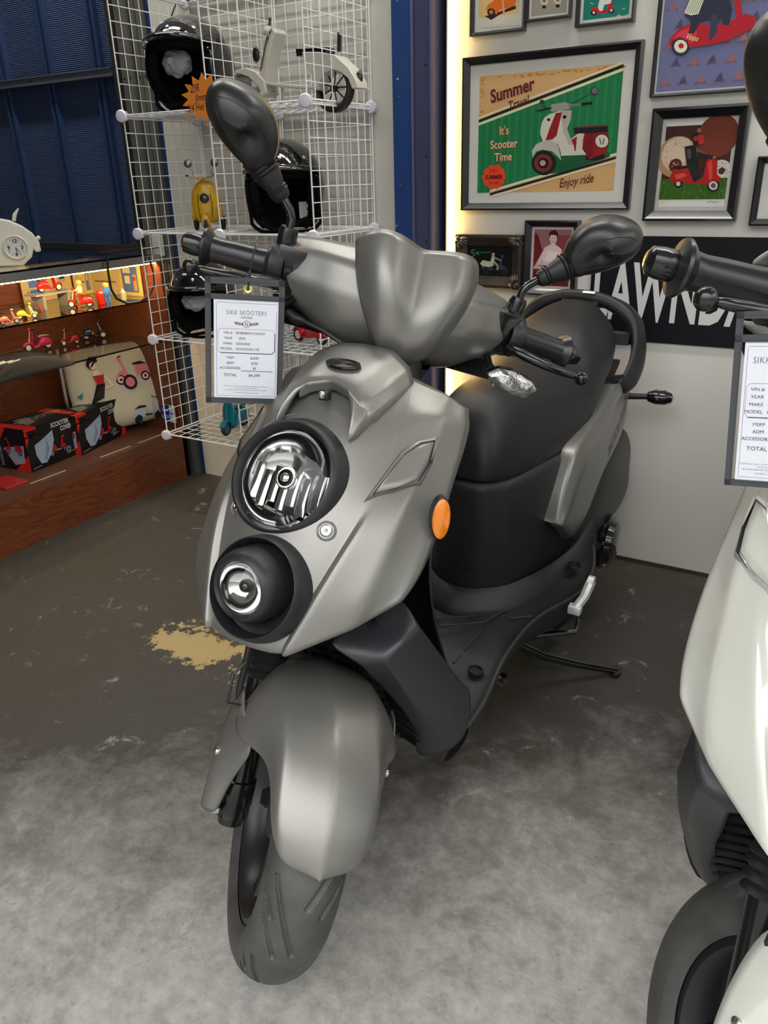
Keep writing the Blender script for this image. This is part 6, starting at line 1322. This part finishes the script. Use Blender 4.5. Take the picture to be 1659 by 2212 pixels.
# blue card
p = wp(366, 893, 1, 2.30); mb = MB(); root = empty('info_card', wp(366, 912, 1, 2.32), 'small blue and white card with white letters, right of the pillow', 'card', M=Matrix.Rotation(R_(8), 3, 'Z'))
a = Art((-.035, 0, 0), (1, 0, 0), (0, 0, 1), .07, .075); a.rect(0, 0, .6, 1, (.05, .18, .50)); a.rect(.6, 0, 1, 1, (.75, .76, .80)); a.txt('Luv', .3, .62, .3, (.9, .9, .92)); a.txt('CUSTOMS', .3, .22, .3, (.85, .87, .92), .38); a.rect(.66, .45, .95, .6, (.35, .5, .8)); a.done('print', root)
mb = MB(); mb.box2((-.035, 0.0005, 0), (.035, .0025, .075), M_WHITE); mb.build('card', root, smooth=False)
# ---------------------------------------------------------------- price tags in clear holders
M_VINYL = mat('black_vinyl_edge', (.045, .047, .055), .45, bump=(700, .2)); M_SHEET = mat('clear_vinyl_sheet', (1, 1, 1), .05, trans=1., ior=1.05)
M_BRASS = mat('brass_eyelet', (.75, .62, .15), .25, .9)
def price_holder(TL, TR, BR, BL, depth, label, tie, full=True):
    c = V3(((TL[0]+BR[0])/2, (TL[1]+BR[1])/2, 0)); dc = ray(c.x, c.y); n = V3((-dc.x, -dc.y, 0)).normalized(); o = CAM+dc*depth
    def P(p): d = ray(*p); return CAM+d*((o-CAM).dot(n)/d.dot(n))
    a, b, cc, d_ = P(TL), P(TR), P(BR), P(BL); X = ((b-a)+(cc-d_)).normalized(); Y = ((a-d_)+(b-cc)); Y = (Y-X*Y.dot(X)).normalized(); N = X.cross(Y)
    w = ((b-a).length+(cc-d_).length)/2; h = ((a-d_).length+(b-cc).length)/2; M_ = basis(X, Y, N); ctr = (a+b+cc+d_)/4; o = ctr-X*w/2-Y*h/2
    root = empty('price_tag', o, label, 'price tag', 'price sheets in clear vinyl holders hanging from the scooters', M=M_)
    e = w*.075
    mb = MB()
    for p0, p1 in (((0, 0), (e, h)), ((w-e, 0), (w, h)), ((0, 0), (w, e)), ((0, h-e*1.05), (w, h)), ((0, h*.835), (w, h*.875))): mb.box2((p0[0], p0[1], -.0012), (p1[0], p1[1], .0016), M_VINYL)
    mb.build('binding', root, smooth=False)
    mb = MB(); q = .0018
    for k in range(60):
        t = k/60
        for x in (e*.78, w-e*.78): mb.box2((x-.0003, h*t, q), (x+.0003, h*(t+.009), q+.0003), M_DECAL)
        if k < 36:
            for y in (e*.7, h-e*.55, h*.845): mb.box2((w*k/36, y-.0003, q), (w*(k/36+.016), y+.0003, q+.0003), M_DECAL)
    st = mb.build('stitching', root, smooth=False, weld=False)
    mb = MB(); mb.box2((e*.8, e*.8, .0007), (w-e*.8, h-e*.8, .0011), M_SHEET); mb.build('clear_sheet', root, smooth=False)
    mb = MB(); mb.lathe([(0, .0042), (.001, .0060), (.0018, .0058), (.001, .0034), (0, .0034)], (w*.535, h*.925, .0016), (0, 0, 1), M_BRASS, 24); mb.build('eyelet', root)
    L_ = Art((e*1.45, e*.85, 0), (1, 0, 0), (0, 1, 0), w-e*2.35, h*.835-e*.85); Lk_ = (.45, .42, .58); L_.rect(0, 0, 1, 1, (.84, .85, .88))
    for p0, p1 in (((.04, .04), (.04, .965)), ((.05, .97), (.97, .97)), ((.03, .03), (.96, .03)), ((.965, .03), (.965, .9))): L_.line([p0, p1], .006, Lk_)
    I = (.30, .31, .36); L_.txt('SIKK SKOOTERS', .50, .855, .062, (.40, .41, .47), .82, spacing=1.1)
    n6 = [(.5+.062*math.cos(R_(30+60*k)), .765+.062*math.sin(R_(30+60*k))*L_.w/L_.h) for k in range(6)]; L_.poly(n6, (.4, .4, .44)); L_.poly([(.5+(x-.5)*.84, .765+(y-.765)*.84) for x, y in n6], (.84, .85, .88)); L_.txt('G', .5, .748, .05, I, bold=.001)
    L_.poly([(.31, .785), (.45, .775), (.45, .752), (.33, .758)], (.45, .33, .36)); L_.poly([(.69, .785), (.55, .775), (.55, .752), (.67, .758)], (.45, .33, .36)); L_.txt('SCOOTER', .385, .762, .016, (.9, .9, .9), .8); L_.txt('COMPANY', .615, .762, .016, (.9, .9, .9), .8); L_.txt('GENUINE', .5, .82, .03, I, .9)
    bx = [(.06, .50), (.06, .69), (.10, .715), (.90, .715), (.94, .69), (.94, .50), (.90, .475), (.10, .475)]; L_.line(bx+[bx[0]], .004, Lk_); L_.line([(.10, .472), (.90, .472), (.945, .50), (.945, .68)], .012, (.30, .24, .42))
    for t, v in (('VIN #', .675), ('YEAR', .622), ('MAKE', .568), ('MODEL', .515)): L_.txt(t, .285, v-.012, .034, I, 1.05, align='RIGHT')
    for t, v in (('RFVBFBF91S1003033', .675), ('   2024', .622), ('GENUINE', .568), ('HOOLIGAN 170', .515)): L_.txt(t, .335, v-.012, .034, I, .98, align='LEFT')
    for t, t2, v, s_ in (('MSRP', '$3699', .425, .034), ('ADM', '$700', .372, .034), ('ACCESSORIES', '$0', .32, .034), ('TOTAL', '$4,399', .245, .042)): L_.txt(t, .25, v-.012, s_, I, 1.0); L_.txt(t2, .63, v-.012, s_, I, 1.0)
    L_.line([(.42, .292), (.92, .292)], .008, (.35, .28, .5))
    for t, v in (('NOTE: Scooters, fees to and increase by freight, assembly, service, insurance, extras,', .128), ('and local and other taxes where applicable', .108), ('*SALE PRICES DOES NOT INCLUDE SALES TAX, DMV, DMV AND LICENSE', .086), ('NO CREDIT CARD FEE WHEN APPLICABLE', .058)): L_.txt(t, .5, v, .0155, (.55, .55, .6), .86)
    L_.done('price_sheet', root)
    L2 = Art((0, 0, .0013), (1, 0, 0), (0, 1, 0), w, h); L2.txt('C-line', .72, .905, .022, (.6, .58, .5)); L2.txt('48046', .88, .915, .014, (.75, .72, .6)); L2.txt('c-line.com', .88, .900, .014, (.75, .72, .6)); 
    join(L2.tx, 'holder_print', root)
    mb = MB(); I_ = (Matrix.Translation(o) @ M_.to_4x4()).inverted(); P_ = [V3((w*.535, h*.925, .006)), V3((w*.535, h*.925, -.001)), V3((w*.53, h*.95, -.006))]; T = [I_ @ t for t in tie]
    mb.tube([V3((w*.535, h*.925, -.003)), V3((w*.535, h*.922, .004)), V3((w*.54, h*.955, .006))]+T, .0012, M_RUB, 6); mb.box(T[0].lerp(V3((w*.54, h*.955, .006)), .4), (.004, .008, .004), M_RUB, None, .001); mb.build('cable_tie', root)
    return root
LV = MW @ steer_m(41); lp = LV @ V3((.905, -.268, .98)); dep = (lp-CAM).dot(CF)*.97
t1 = wp(541, 598, 0, lp.x); tdir = lambda px, py, d: CAM+ray(px, py)*d
price_holder((448, 598), (621, 606), (604, 874), (439, 868), dep, 'price tag sheet hanging from the brake lever of the grey scooter', [tdir(541, 575, dep*.99), tdir(548, 548, dep), tdir(552, 528, dep*1.01), tdir(556, 520, dep*1.05)])
# ---------------------------------------------------------------- second scooter
P2 = dict(x=.088, y=.70, psi=-91, lam=0, dl=47)
M2 = pose_axes(R_(P2['psi']), R_(P2['lam'])); O2 = V3((P2['x'], P2['y'], 0))-M2.col[0]*1.3; W2 = Matrix.Translation(O2) @ M2.to_4x4()
make_scooter('motor_scooter', 'glossy white motor scooter cut off at the right edge of the photo', W2, P2['dl'], M_PEARL, True, white=True)
lp2 = (W2 @ steer_m(P2['dl'])) @ V3((.905, -.268, .98)); dep2 = (lp2-CAM).dot(CF)*.95
price_holder((1597, 670), (1800, 672), (1790, 1060), (1560, 1048), dep2, 'price tag sheet hanging on the white scooter at the right edge', [tdir(1700, 640, dep2), tdir(1705, 610, dep2)])

# ---------------------------------------------------------------- light
w = bpy.data.worlds.new('daylight'); SC.world = w; w.use_nodes = True; nt = w.node_tree; nb = nt.nodes['Background']; nb.inputs[1].default_value = 4.5
tc = nt.nodes.new('ShaderNodeTexCoord'); sx = nt.nodes.new('ShaderNodeSeparateXYZ'); rm = nt.nodes.new('ShaderNodeValToRGB'); nt.links.new(tc.outputs['Generated'], sx.inputs[0]); nt.links.new(sx.outputs['Z'], rm.inputs['Fac']); nt.links.new(rm.outputs['Color'], nb.inputs[0])
cr = rm.color_ramp; cr.elements[0].position = 0.; cr.elements[0].color = (.10, .10, .095, 1); cr.elements[1].position = .95; cr.elements[1].color = (1, 1, 1, 1)      # open sky above darker buildings across the yard
for p_, c_ in ((.22, (.20, .20, .19, 1)), (.45, (.62, .63, .63, 1)), (.7, (.95, .95, .94, 1))): e = cr.elements.new(p_); e.color = c_
def area(name, loc, aim, sx, sy, e, col=(1, 1, 1)):
    l = bpy.data.lights.new(name, 'AREA'); l.shape = 'RECTANGLE'; l.size = sx; l.size_y = sy; l.energy = e; l.color = col
    o = bpy.data.objects.new(name, l); o.location = loc; o.rotation_euler = (V3(aim)-V3(loc)).to_track_quat('-Z', 'Y').to_euler(); COL.objects.link(o); return o
for k, (x, y) in enumerate(((-2.6, 1.95), (-1.1, 1.95), (.4, 1.95))):
    root = empty('ceiling_lamp', (x, y, ZC-.06), 'white fluorescent ceiling lamp above the showroom', 'lamp', 'fluorescent ceiling lamps')
    mb = MB(); mb.box2((-.6, -.09, .02), (.6, .09, .06), M_WHITE); mb.build('fixture', root, smooth=False)
    mb = MB(); 
    for yy in (-.045, .045): mb.tube([(-.57, yy, 0), (.57, yy, 0)], .014, mat('lit_tube', (1, 1, 1), .5, emit=(1, .97, .9), es=14), 10)
    mb.build('tubes', root)
    area('lamp_light', (x, y, ZC-.085), (x, y+.9, 1.2), 1.15, .16, 15, (1, .98, .94))
area('warm_strip', (-1.194, 2.405, 1.25), (-.95, 2.425, 1.25), .010, 1.9, 4.2, (1, .62, .16))
vs = SC.view_settings; vs.view_transform = 'Standard'; vs.look = 'None'; vs.gamma = 1; vs.use_curve_mapping = False; vs.exposure = .25
